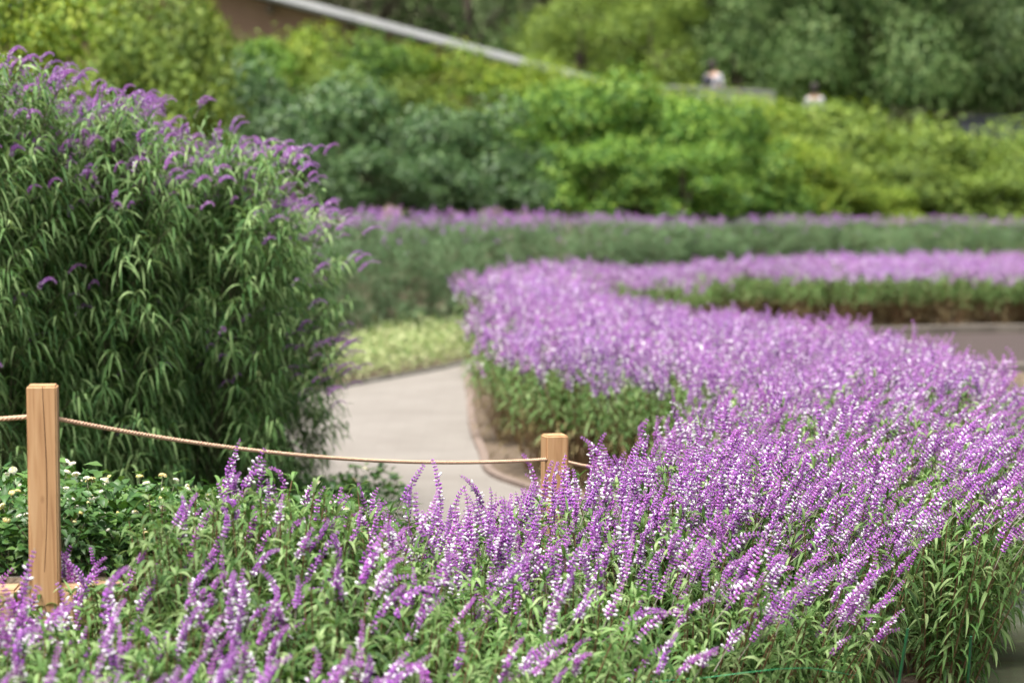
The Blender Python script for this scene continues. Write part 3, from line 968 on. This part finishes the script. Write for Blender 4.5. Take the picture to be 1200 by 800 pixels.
def make_post(w, h, rope_z, holes, crack=True):
    bm = bmesh.new()
    bmesh.ops.create_cube(bm, size=1)
    for v_ in bm.verts: v_.co = Vector((v_.co.x * w, v_.co.y * w, (v_.co.z + .5) * (h + .4) - .4))
    bmesh.ops.bevel(bm, geom=[e for e in bm.edges], offset=.007, segments=3, affect='EDGES')
    me = bpy.data.meshes.new('post_blank'); bm.to_mesh(me); bm.free()
    me.materials.append(M['wood']); me.materials.append(M['hole']); me.materials.append(M['crack'])
    tmp = bpy.data.objects.new('post_blank', me); C.objects.link(tmp)
    cut = []
    for ang in holes:                              # bored hole from the centre out in direction ang
        mb = MB(); d = np.array([math.cos(ang), math.sin(ang), 0])
        tube(mb, np.array([[0, 0, rope_z]] + [[0, 0, rope_z] + d * w]), .0125, 14, 0, True)
        cut.append(mb)
    if crack:                                      # a drying crack running down the front
        mb = MB()
        zs = np.linspace(h + .01, .05, 16); prev = None
        xs = -.008 + .012 * np.sin(zs * 5) - .012 * (1 - zs / h)
        wid = .0013 + .0016 * np.sin(np.linspace(.3, 2.9, 16))
        V = []
        for z_, x_, w_ in zip(zs, xs + .018, wid):
            V += [(x_ - w_, -w * .5 - .01, z_), (x_ + w_, -w * .5 - .01, z_), (x_, -w * .5 + .012, z_)]
        f = []
        for i in range(15):
            a = i * 3
            f += [[a, a + 1, a + 4, a + 3], [a + 1, a + 2, a + 5, a + 4], [a + 2, a, a + 3, a + 5]]
        mb.add(V, f, 0, False); mb.add([V[0], V[1], V[2]], [[0, 2, 1]], 0, False); mb.add([V[-3], V[-2], V[-1]], [[0, 1, 2]], 0, False)
        cut.append(mb)
    cutters = []
    for i, mb in enumerate(cut):
        cm = mb.mesh('cutter', [M['hole'] if i < len(holes) else M['crack']])
        b2 = bmesh.new(); b2.from_mesh(cm); bmesh.ops.remove_doubles(b2, verts=b2.verts, dist=1e-6); bmesh.ops.recalc_face_normals(b2, faces=b2.faces); b2.to_mesh(cm); b2.free()
        co_ = bpy.data.objects.new('cutter', cm); C.objects.link(co_); cutters.append(co_)
        md = tmp.modifiers.new('b', 'BOOLEAN'); md.object = co_; md.operation = 'DIFFERENCE'; md.solver = 'EXACT'
        md.material_mode = 'TRANSFER'
    res = evaluated(tmp)
    for o in cutters + [tmp]: bpy.data.objects.remove(o)
    for p_ in res.polygons: p_.use_smooth = False
    return res

PA, PB, PC = Vector((-1.735, 8.9, .94)), Vector((.2, 11.3, .485)), Vector((1.12, 13.35, .22))
rope_pts = []
ROPE_H = .625
def fence_post(p, w, h, rot, holes, lab, crack):
    me = make_post(w, h, ROPE_H, [a - rot for a in holes], crack)
    o = link('fence_post', me, None, p, (0, 0, rot))
    return tag(o, lab, 'post', 'square wooden posts of the rope fence')
aAB = math.atan2(PB.y - PA.y, PB.x - PA.x); aBC = math.atan2(PC.y - PB.y, PC.x - PB.x)
fence_post(PA, .110, .74, R(6), [R(184), aAB], 'tall square wooden post with a long crack holding the rope', True)
fence_post(PB, .108, .74, R(14), [aAB + math.pi, aBC], 'short looking wooden post with its foot hidden among violet sage spikes', False)

def rope_mat():
    m, n, l, b, out = new_mat('rope_fibre')
    tc = n.new('ShaderNodeTexCoord')
    t = n.new('ShaderNodeTexNoise'); t.inputs['Scale'].default_value = 160; t.inputs['Detail'].default_value = 4
    l.new(tc.outputs['Object'], t.inputs['Vector'])
    r = ramp(n, [(.3, (.36, .21, .13)), (.7, (.6, .42, .3))])
    l.new(t.outputs['Fac'], r.inputs[0]); l.new(r.outputs[0], b.inputs['Base Color'])
    b.inputs['Roughness'].default_value = .9
    return m
def rope_mesh(spans):
    mb = MB()
    for (a, b, sag) in spans:
        L = (b - a).length; n = int(L / .0045)
        t = np.linspace(0, 1, n)
        base = np.array(a)[None] * (1 - t[:, None]) + np.array(b)[None] * t[:, None]
        base[:, 2] -= sag * 4 * t * (1 - t)
        d = norm(np.array(b - a)[None])[0]
        u = norm(np.cross(d, [0, 0, 1])); w = np.cross(u, d)
        for k in range(3):
            ph = t * L / .05 * 2 * math.pi + k * 2.094
            tube(mb, base + .0042 * (np.cos(ph)[:, None] * u + np.sin(ph)[:, None] * w), .0050, 6, 0)
    return mb.mesh('rope', rope_mat())
up = Vector((0, 0, ROPE_H))
LA = Vector((-5.0, 8.75, .94))
tag(link('rope', rope_mesh([(LA + up, PA + up, .06), (PA + up, PB + up, .075), (PB + up, PC + up, .06)])),
    'tan twisted rope sagging between the two wooden posts', 'rope')

# timber sills at the foot of the tall post, gravel strip behind
def sill(a, b, w, h, lab):
    d = b - a; L = d.length
    bm = bmesh.new(); bmesh.ops.create_cube(bm, size=1)
    for v_ in bm.verts: v_.co = Vector((v_.co.x * L, v_.co.y * w, v_.co.z * h))
    bmesh.ops.bevel(bm, geom=list(bm.edges), offset=.008, segments=2, affect='EDGES')
    me = bpy.data.meshes.new('timber_sill'); bm.to_mesh(me); bm.free()
    me.materials.append(M['sill'])
    o = link('timber_sill', me, None, (a + b) / 2, (0, -math.asin(d.z / L), math.atan2(d.y, d.x)))
    tag(o, lab, 'timber', 'timber sills under the rope fence')
M['sill'] = noise_mat('sill_wood', [(.3, (.26, .15, .075)), (.5, (.36, .23, .125)), (.7, (.42, .30, .19))], 4, stretch=(.6, 8, 8), rough=.7, bump=.3)
sill(Vector((-4.2, 8.72, .86)), Vector((-1.82, 8.83, .86)), .14, .16, 'pale timber sill running out of frame beside the tall post')
sill(Vector((-1.66, 8.86, .86)), Vector((-1.47, 9.09, .835)), .14, .16, 'short pale timber sill between the tall post and the leafy sage')
M['gravel'] = noise_mat('gravel', [(.35, (.2, .17, .14)), (.5, (.36, .32, .28)), (.7, (.5, .46, .4))], 90, bump=1, bscale=120)
mbg = MB()
gp = [(-4.2, 8.80, .948), (-1.7, 8.92, .948), (-1.1, 9.65, .835), (-1.4, 9.85, .802), (-1.95, 9.25, .905), (-4.2, 9.2, .948)]
mbg.add(gp, [[0, 1, 4, 5]], 0); mbg.add(gp, [[1, 2, 3, 4]], 0)
tag(link('gravel', mbg.mesh('gravel', M['gravel'])), kind='stuff')

# green stakes and twine at the bed front
M['stake'] = noise_mat('green_plastic', [(.3, (.005, .045, .016)), (.7, (.01, .085, .03))], 12, rough=.35)
def stake(a, b, lab):
    mb = MB(); a, b = np.array(a), np.array(b)
    t = np.linspace(0, 1, 60)[:, None]
    r_ = np.where(np.arange(60) % 4 == 0, .0068, .0056)
    tube(mb, a + (b - a) * t, r_, 8)
    tag(link('garden_stake', mb.mesh('garden_stake', M['stake'])), lab, 'stake', 'green plant stakes at the bed front')
stake((1.40, 9.2, -.1), P(1064, 736, 9.12), 'green plant stake leaning under the lowest violet spikes')
stake((1.86, 9.85, -.1), P(1138, 745, 9.7), 'green plant stake nearest the pond among reddish stems')
mb = MB()
tp = np.array([P(740, 800, 8.75), P(830, 793, 8.62), P(870, 788, 8.58), P(912, 783, 8.6), P(950, 782, 8.9), (P(1010, 792, 9.3))])
tube(mb, tp, .0014, 5)
M['twine'] = noise_mat('green_twine', [(.3, (.015, .2, .07)), (.7, (.03, .3, .12))], 60, rough=.4)
tag(link('garden_twine', mb.mesh('garden_twine', M['twine'])), 'bright green twine stretched low across the hanging leaves', 'twine')

# ------------------------------------------------------------------ shrubs and trees of the bank
def shrub_variant(seed, rx, ry, rz, lobes, n, leaf, mat, flat=1.0, lr=(.2, .42)):
    rq = np.random.default_rng(seed)
    cs, rs = [], []
    for i in range(lobes):
        a = rq.uniform(0, 6.28); q = math.sqrt(rq.random()); zz = rq.random()
        s = math.sqrt(max(.05, 1 - (zz * .9) ** 2))
        cs.append([math.cos(a) * q * rx * .75 * s, math.sin(a) * q * ry * .75 * s, rz * (.12 + .7 * zz)])
        rs.append(rq.uniform(*lr) * min(rx, rz))
    cs, rs = np.array(cs), np.array(rs)
    k = rq.choice(lobes, n, p=rs ** 2 / np.sum(rs ** 2))
    d = norm(rq.normal(size=(n, 3))); d[:, 2] = np.abs(d[:, 2]) * 1.0 - .45 * (rq.random(n))
    d = norm(d)
    rad = rs[k] * (1 - .45 * rq.random(n) ** 2 + .12 * rq.normal(size=n))
    p = cs[k] + d * rad[:, None] * np.array([1, 1, flat])
    p[:, 2] = np.maximum(p[:, 2], .02)
    fz = rz / np.quantile(p[:, 2], .985)
    fx = rx / np.quantile(np.hypot(p[:, 0], p[:, 1]), .97)
    p *= np.array([fx, fx, fz]); cs = cs * np.array([fx, fx, fz])
    fo = MB()
    flat_leaves(fo, p, d + rq.normal(size=(n, 3)) * .38 + np.array([0, 0, .35]), rq.uniform(.7, 1.3, n) * leaf, rq.uniform(.35, .6, n) * leaf)
    st = MB()
    for i in range(min(lobes, 10)):
        m_ = cs[i] * np.array([.4, .4, .5])
        tube(st, [[cs[i][0] * .1, cs[i][1] * .1, -.3], m_, cs[i]], [.05 * rz / 2 + .01, .03, .012], 5)
    return st.mesh('branches', M['bark']), fo.mesh('foliage', M[mat])

SV = {}
def shrub(kind, px, py_top, py_base, y, width_px, lab, grp=None, leaf=.16, n=5600, lobes=22, rot=None, name='garden_shrub'):
    """a shrub standing at depth y whose crown spans the given photo rows"""
    top, base = P(px, py_top, y), P(px, py_base, y)
    key = (kind, leaf, n, lobes)
    if key not in SV:
        SV[key] = [shrub_variant(hash((kind, leaf)) % 1000 + 1300 + q, 1, 1, 1.6, lobes, n, .11 if leaf < .12 else leaf * .55, kind) for q in range(3)]
    s_, f_ = SV[key][rg.randrange(3)]
    w = width_px / F * y * .5
    h = max(.5, top.z - base.z)
    root = empty(name, base, (0, 0, rg.uniform(0, 6.28)), (w, w, h / 1.6))
    tag(root, lab, 'shrub', grp)
    link('branches', s_, root); link('foliage', f_, root)
    return root
import hashlib
def hash(t): return int(hashlib.md5(repr(t).encode()).hexdigest()[:6], 16)

rg = random.Random(17)
DG, BG, OG = 'dark green shrubs on the bank', 'bright green shrubs on the bank', 'olive clipped mounds on the bank'
for (px, t, b, y, w) in [(300, 75, 265, 40, 190), (400, 95, 265, 41, 170), (480, 130, 262, 42, 190), (560, 120, 262, 43, 160), (345, 140, 262, 39, 150), (430, 175, 262, 40, 140),
                         (520, 185, 262, 41, 140), (600, 175, 262, 43, 130), (240, 95, 250, 43, 160)]:
    shrub('shrub_dark', px, t, b, y, w, 'dark glossy green shrub on the bank left of the bright green shrubs', DG)
for (px, t, b, y, w) in [(640, 105, 262, 46, 190), (700, 90, 262, 47, 190), (770, 116, 262, 48, 190), (850, 118, 262, 49, 170), (690, 165, 262, 45, 160), (800, 170, 262, 45, 160), (880, 160, 262, 49, 150), (745, 180, 260, 45, 120)]:
    shrub('shrub_mid', px, t, b, y, w, 'rich green leafy shrub on the bank behind the long hedge', 'rich green shrubs on the bank')
for (px, t, b, y, w) in [(800, 106, 210, 52, 190), (870, 114, 215, 52, 160), (925, 168, 262, 53, 150), (985, 203, 268, 53, 130), (720, 92, 190, 52, 140), (1030, 222, 272, 53.5, 110)]:
    shrub('shrub_bright', px, t, b, y, w, 'yellow green sunny shrub on the bank right of centre', BG)
for (px, t, b, y, w) in [(930, 122, 240, 58, 210), (1010, 130, 262, 58, 220), (1090, 146, 275, 57, 220), (1165, 150, 285, 57, 200), (1060, 185, 275, 55.5, 190), (1140, 205, 280, 55.5, 190), (1215, 166, 285, 56, 170), (975, 165, 262, 56, 180)]:
    shrub('shrub_olive', px, t, b, y, w, 'olive green clipped mound below the spreading tree', OG)
# yellow-green bushes above the dark ones, up to the building
for (px, t, b, y, w, k) in [(90, -30, 250, 34, 220, 'shrub_bright'), (190, -10, 240, 36, 200, 'shrub_olive'), (235, 10, 220, 45, 110, 'shrub_bright'), (140, 30, 250, 33, 180, 'shrub_olive'), (220, 60, 220, 37, 140, 'shrub_bright')]:
    shrub(k, px, t, b, y, w, 'tall yellow green shrub rising behind the tall sage hedge', 'yellow green shrubs behind the tall hedge')
for (px, t, b, y, w, k) in [(300, 48, 170, 50, 130, 'shrub_mid'), (370, 34, 170, 52, 130, 'shrub_bright'), (440, 46, 180, 52, 150, 'shrub_mid'), (510, 56, 190, 53, 150, 'shrub_bright'), (580, 80, 200, 53, 140, 'shrub_bright'), (640, 72, 180, 54, 110, 'shrub_bright'),
                            (470, 95, 190, 47, 120, 'shrub_olive'), (395, 75, 190, 47, 100, 'shrub_olive'), (690, 92, 180, 55, 90, 'shrub_mid')]:
    shrub(k, px, t, b, y, w, 'light green shrub below the sloping roof edge of the brown building', 'light green shrubs below the building')
shrub('shrub_bright', 10, -25, 130, 22, 130, 'bright green bush rising behind the tall hedge in the corner', None, leaf=.10, n=4200, lobes=12)

# trees
def tree(px, y, py_base, h, w, kind, lab, grp=None, leaf=.2, n=9000, lobes=26, low=.2):
    base = P(px, py_base, y)
    key = ('tree', kind, n, lobes)
    if key not in SV:
        SV[key] = [shrub_variant(hash(key) % 900 + q, 1, 1, 2.0, lobes, n, leaf * .3, kind)[1] for q in range(3)]
    me = SV[key][rg.randrange(3)]
    root = empty('garden_tree', base, (0, 0, rg.uniform(0, 6.28)))
    tag(root, lab, 'tree', grp)
    mb = MB()
    tp = [np.array([0, 0, -.3])]
    for i in range(5):
        tp.append(np.array([rg.gauss(0, .03) * h, rg.gauss(0, .02) * h, h * .16 * (i + 1)]))
    tube(mb, tp, np.linspace(h * .03, h * .008, 6), 8)
    for i in range(9):
        z = rg.uniform(.2, .6); a = rg.uniform(0, 6.28); q = rg.uniform(.3, .75) * w / 2
        s = np.array([0, 0, z * h]); e = np.array([math.cos(a) * q, math.sin(a) * q, z * h + rg.uniform(.05, .25) * h])
        tube(mb, [s, (s + e) / 2 + np.array([0, 0, .03 * h]), e], [h * .012, h * .008, h * .003], 5)
    link('trunk', mb.mesh('trunk', M['bark']), root)
    link('crown', me, root, (0, 0, h * low), (0, 0, 0), (w / 2, w / 2, h * (1 - low) / 2.0))
def big_tree(px, y, py_base, h, w, lab, seed, low):
    base = P(px, py_base, y)
    root = empty('garden_tree', base, (0, 0, seed))
    tag(root, lab, 'tree')
    mb = MB()
    tube(mb, [[0, 0, -.5], [.05, 0, h * .2], [.1, .1, h * .45], [0, .1, h * .7]], [h * .03, h * .024, h * .018, h * .008], 8)
    for i in range(14):
        z = rg.uniform(.2, .6); a = rg.uniform(0, 6.28); q = rg.uniform(.4, .85) * w / 2
        s_ = np.array([0, 0, z * h]); e = np.array([math.cos(a) * q, math.sin(a) * q, z * h + rg.uniform(.0, .2) * h])
        tube(mb, [s_, (s_ + e) / 2 + np.array([0, 0, .05 * h]), e], [h * .012, h * .008, h * .003], 5)
    link('trunk', mb.mesh('trunk', M['bark']), root)
    me = shrub_variant(seed, 1, 1, 1.25, 34, 42000, .036, 'tree_grey', .72, (.2, .36))[1]
    link('crown', me, root, (0, 0, h * low), (0, 0, 0), (w / 2, w / 2, h * (1 - low) / 1.25))
big_tree(1010, 66, 165, 8.2, 7.6, 'spreading grey green tree standing above the olive mounds', 5, -.03)
big_tree(1185, 69, 165, 9.4, 8.4, 'broad grey green tree cut by the frame above the boarded fence', 6, -.03)
W_LAB = {'tree_brown': 'brownish green woodland tree blurred on the hillside above the garden', 'tree_grey': 'grey green woodland tree blurred on the hillside above the garden', 'shrub_olive': 'olive green woodland tree blurred on the hillside above the garden'}
for q, y in enumerate((76, 85, 93)):
    px = -60 + q * 35
    while px < 1260:
        yy = y + rg.uniform(-3, 3)
        k = rg.choice(['tree_brown', 'tree_grey', 'tree_brown', 'shrub_olive'] if px < 330 or px > 700 else ['tree_brown', 'tree_brown', 'tree_grey'])
        x_ = (px - 600) / F * yy
        if not (q == 0 and px < 720):
            b = to_px(x_, yy, ground_z(x_, yy))[1]
            tree(px, yy, b, rg.uniform(6.5, 9) + q * 1.5, rg.uniform(4.2, 6), k, W_LAB[k], k.replace('_', ' ') + ' woodland on the hillside', low=.04)
        px += rg.uniform(95, 135)
for (px, y, h, w) in [(680, 72, 4.4, 3.4), (765, 71, 4.6, 4.2), (725, 75, 5.2, 4.2)]:
    x_ = (px - 600) / F * y
    tree(px, y, to_px(x_, y, ground_z(x_, y))[1], h, w, 'shrub_olive', 'small light green tree beyond the low pale wall', 'small light green trees beyond the wall', low=.06)

# ------------------------------------------------------------------ building, walls, people
M['brown_wall'] = noise_mat('brown_boards', [(.3, (.2, .115, .085)), (.7, (.28, .17, .13))], 3, stretch=(1, 1, 6), bump=.2)
M['metal'] = noise_mat('silver_metal', [(.3, (.34, .34, .36)), (.7, (.46, .46, .48))], 3, rough=.4)
M['roof'] = noise_mat('grey_roof', [(.3, (.16, .16, .17)), (.7, (.26, .26, .27))], 3, stretch=(8, 1, 1), rough=.6)
YB = 70
root = empty('brown_building', (0, YB, 0))
tag(root, 'brown building with a silver edged sloping roof above the shrubs', 'building')
def rz(x): return P(340, -2, YB).z - .2635 * (x - P(340, -2, YB).x) if x > -10 else P(340, -2, YB).z - .2635 * (-10 - P(340, -2, YB).x) + .2635 * (x + 10)
xs = [-17, -10, 2.0]
mb = MB()
front = [(-17, 0, 0), (2.0, 0, 0), (2.0, 0, rz(2.0) - .28), (-10, 0, rz(-10) - .28), (-17, 0, rz(-17) - .28)]
back = [(a, 9, c) for a, b, c in front]
mb.add(front + back, [[0, 1, 2, 3], [6, 5, 8, 7]], 0, False)
mb.add(front + back, [[0, 3, 4], [5, 9, 8]], 0, False)
mb.add(front + back, [[1, 6, 7, 2], [5, 0, 4, 9]], 0, False)
link('wall', mb.mesh('wall', M['brown_wall']), root)
for sx in ((-10, 2.9), (-17.6, -10)):
    mb = MB()
    a, b = sx
    v = []
    for y_ in (-.7, 9.7):
        for x_ in (a, b):
            v += [(x_, y_, rz(x_) - .25), (x_, y_, rz(x_) - .02)]
    mb.add(v, [[0, 2, 3, 1], [4, 5, 7, 6], [1, 3, 7, 5], [0, 4, 6, 2], [2, 6, 7, 3], [0, 1, 5, 4]], 0, False)
    rf = link('roof', mb.mesh('roof', M['roof']), root)
    mb = MB(); v = []
    for y_ in (-.76, -.705):
        for x_ in (a, b):
            v += [(x_, y_, rz(x_) - .17), (x_, y_, rz(x_) + .03)]
    mb.add(v, [[0, 2, 3, 1], [4, 5, 7, 6], [1, 3, 7, 5], [0, 4, 6, 2], [2, 6, 7, 3], [0, 1, 5, 4]], 0, False)
    link('verge_board', mb.mesh('verge_board', M['metal']), rf)
mb = MB()
for x_ in (-9.2, -7.0, -4.8, -2.6):
    boxmb(mb, (x_, -.55, rz(x_) - .62), (x_ + .14, -.01, rz(x_) - .4))
link('rafters', mb.mesh('rafters', M['bark']), root)

M['pale_wall'] = noise_mat('pale_render', [(.3, (.2, .2, .195)), (.7, (.3, .3, .29))], 2, rough=.8)
def low_wall(a, b, h, th, mat, name, lab, cap=True):
    a, b = Vector(a), Vector(b)
    d = b - a; L = math.hypot(d.x, d.y)
    r_ = empty(name, a, (0, 0, math.atan2(d.y, d.x)))
    tag(r_, lab, 'wall')
    k = d.z / L
    for nm_, z0, z1, t_ in (('wall_body', -2.0, h - .06, th), ('coping', h - .058, h, th + .08)):
        v = [(x_, y_, z + k * x_) for x_ in (0, L) for y_ in (-t_ / 2, t_ / 2) for z in (z0, z1)]
        mb = MB(); mb.add(v, [[0, 4, 5, 1], [2, 3, 7, 6], [1, 5, 7, 3], [0, 2, 6, 4], [0, 1, 3, 2], [4, 6, 7, 5]], 0, False)
        link(nm_, mb.mesh(nm_, mat), r_)
low_wall(P(745, 112, 60), P(908, 121, 60), P(745, 98, 60).z - P(745, 112, 60).z, .25, M['pale_wall'], 'low_wall', 'low pale grey wall showing between shrubs and the spreading tree')
M['dark_boards'] = noise_mat('dark_boards', [(.3, (.02, .022, .03)), (.7, (.045, .048, .06))], 3, stretch=(6, 1, 1))
low_wall(P(1125, 210, 62), P(1330, 210, 62.5), P(1125, 136, 62).z - P(1125, 210, 62).z, .15, M['dark_boards'], 'boarded_fence', 'dark slate boarded fence under the tree beside the mounds')

# people, half hidden
def skin_body(name, verts, edges, mat, sub=2):
    bm = bmesh.new()
    sl = bm.verts.layers.skin.verify()
    vs = []
    for i, (co_, r_) in enumerate(verts):
        v_ = bm.verts.new(co_); v_[sl].radius = r_ if isinstance(r_, tuple) else (r_, r_)
        v_[sl].use_root = (i == 0); vs.append(v_)
    for a, b in edges: bm.edges.new((vs[a], vs[b]))
    me = bpy.data.meshes.new(name); bm.to_mesh(me); bm.free()
    o = bpy.data.objects.new(name, me); C.objects.link(o)
    o.modifiers.new('s', 'SKIN'); md = o.modifiers.new('u', 'SUBSURF'); md.levels = md.render_levels = sub
    res = evaluated(o); bpy.data.objects.remove(o)
    res.materials.clear(); res.materials.append(mat)
    for p_ in res.polygons: p_.use_smooth = True
    return res
M['skin'] = noise_mat('skin', [(.3, (.42, .26, .19)), (.7, (.5, .32, .24))], 10, rough=.5)
M['white_cloth'] = noise_mat('white_cloth', [(.3, (.27, .27, .3)), (.7, (.36, .36, .39))], 10)
M['dark_cloth'] = noise_mat('dark_cloth', [(.3, (.02, .02, .03)), (.7, (.04, .04, .055))], 10)
M['hair'] = noise_mat('hair', [(.3, (.012, .01, .009)), (.7, (.035, .028, .022))], 30)
def person(loc, rot, lean, lab, bag):
    root = empty('person', loc, (0, 0, rot)); tag(root, lab, 'person', None)
    l_ = lean
    V = [((0, 0, .95), (.14, .10)), ((l_ * .15, 0, 1.15), (.125, .09)), ((l_ * .35, 0, 1.36), (.155, .10)), ((l_ * .42, 0, 1.47), .055), ((l_ * .5, -.01, 1.56), (.07, .085)), ((l_ * .55, -.015, 1.66), (.074, .09)),
         ((-.18 + l_ * .36, 0, 1.39), .055), ((-.25 + l_ * .3, .02, 1.12), .042), ((-.22 + l_ * .3, -.14, .92), .034), ((-.2 + l_ * .3, -.2, .84), .04),
         ((.18 + l_ * .36, 0, 1.39), .055), ((.25 + l_ * .3, .02, 1.12), .042), ((.22 + l_ * .3, -.14, .92), .034), ((.2 + l_ * .3, -.2, .84), .04),
         ((-.09, 0, .86), .085), ((-.1, -.02, .48), .06), ((-.1, .02, .09), .042), ((-.1, -.12, .04), .04),
         ((.09, 0, .86), .085), ((.1, .02, .48), .06), ((.1, .06, .09), .042), ((.1, -.08, .04), .04), ((l_ * .56, -.1, 1.6), .02)]
    E = [(0, 1), (1, 2), (2, 3), (3, 4), (4, 5), (2, 6), (6, 7), (7, 8), (8, 9), (2, 10), (10, 11), (11, 12), (12, 13), (0, 14), (14, 15), (15, 16), (16, 17), (0, 18), (18, 19), (19, 20), (20, 21), (4, 22)]
    link('body', skin_body('body', V, E, M['skin']), root)
    g = lambda i, k: (V[i][0], tuple(np.array(V[i][1] if isinstance(V[i][1], tuple) else (V[i][1],) * 2) * k))
    link('shirt', skin_body('shirt', [g(0, 1.12), g(1, 1.18), g(2, 1.15), g(6, 1.25), g(7, 1.3), g(10, 1.25), g(11, 1.3)], [(0, 1), (1, 2), (2, 3), (3, 4), (2, 5), (5, 6)], M['white_cloth']), root)
    link('trousers', skin_body('trousers', [g(0, 1.1), g(14, 1.15), g(15, 1.25), g(16, 1.4), g(18, 1.15), g(19, 1.25), g(20, 1.4)], [(0, 1), (1, 2), (2, 3), (0, 4), (4, 5), (5, 6)], M['dark_cloth']), root)
    hx = l_ * .55
    link('hair', skin_body('hair', [((hx, .03, 1.80), (.07, .08)), ((hx, .035, 1.70), (.12, .13)), ((hx, .06, 1.62), (.115, .10)), ((hx * .95, .08, 1.52), (.09, .06))], [(0, 1), (1, 2), (2, 3)], M['hair']), root)
    if bag:
        b_ = tag(link('shoulder_bag', skin_body('shoulder_bag', [((0, 0, 0), (.16, .09)), ((0, 0, .16), (.15, .08)), ((0, 0, .3), (.10, .06))], [(0, 1), (1, 2)], M['dark_cloth']), None,
                 Vector(loc) + Vector((-.2, -.24, 1.12))), 'dark shoulder bag carried by the person above the bright shrubs', 'bag')
p1 = P(838, 66, 61); person((p1.x, p1.y, p1.z - 1.88), R(150), .12, 'person in a white top with dark hair half hidden behind the pale wall', True)
p2 = P(955, 88, 61); person((p2.x, p2.y, p2.z - 1.98), R(160), .0, 'person in a white top in the shade of the spreading tree', False)
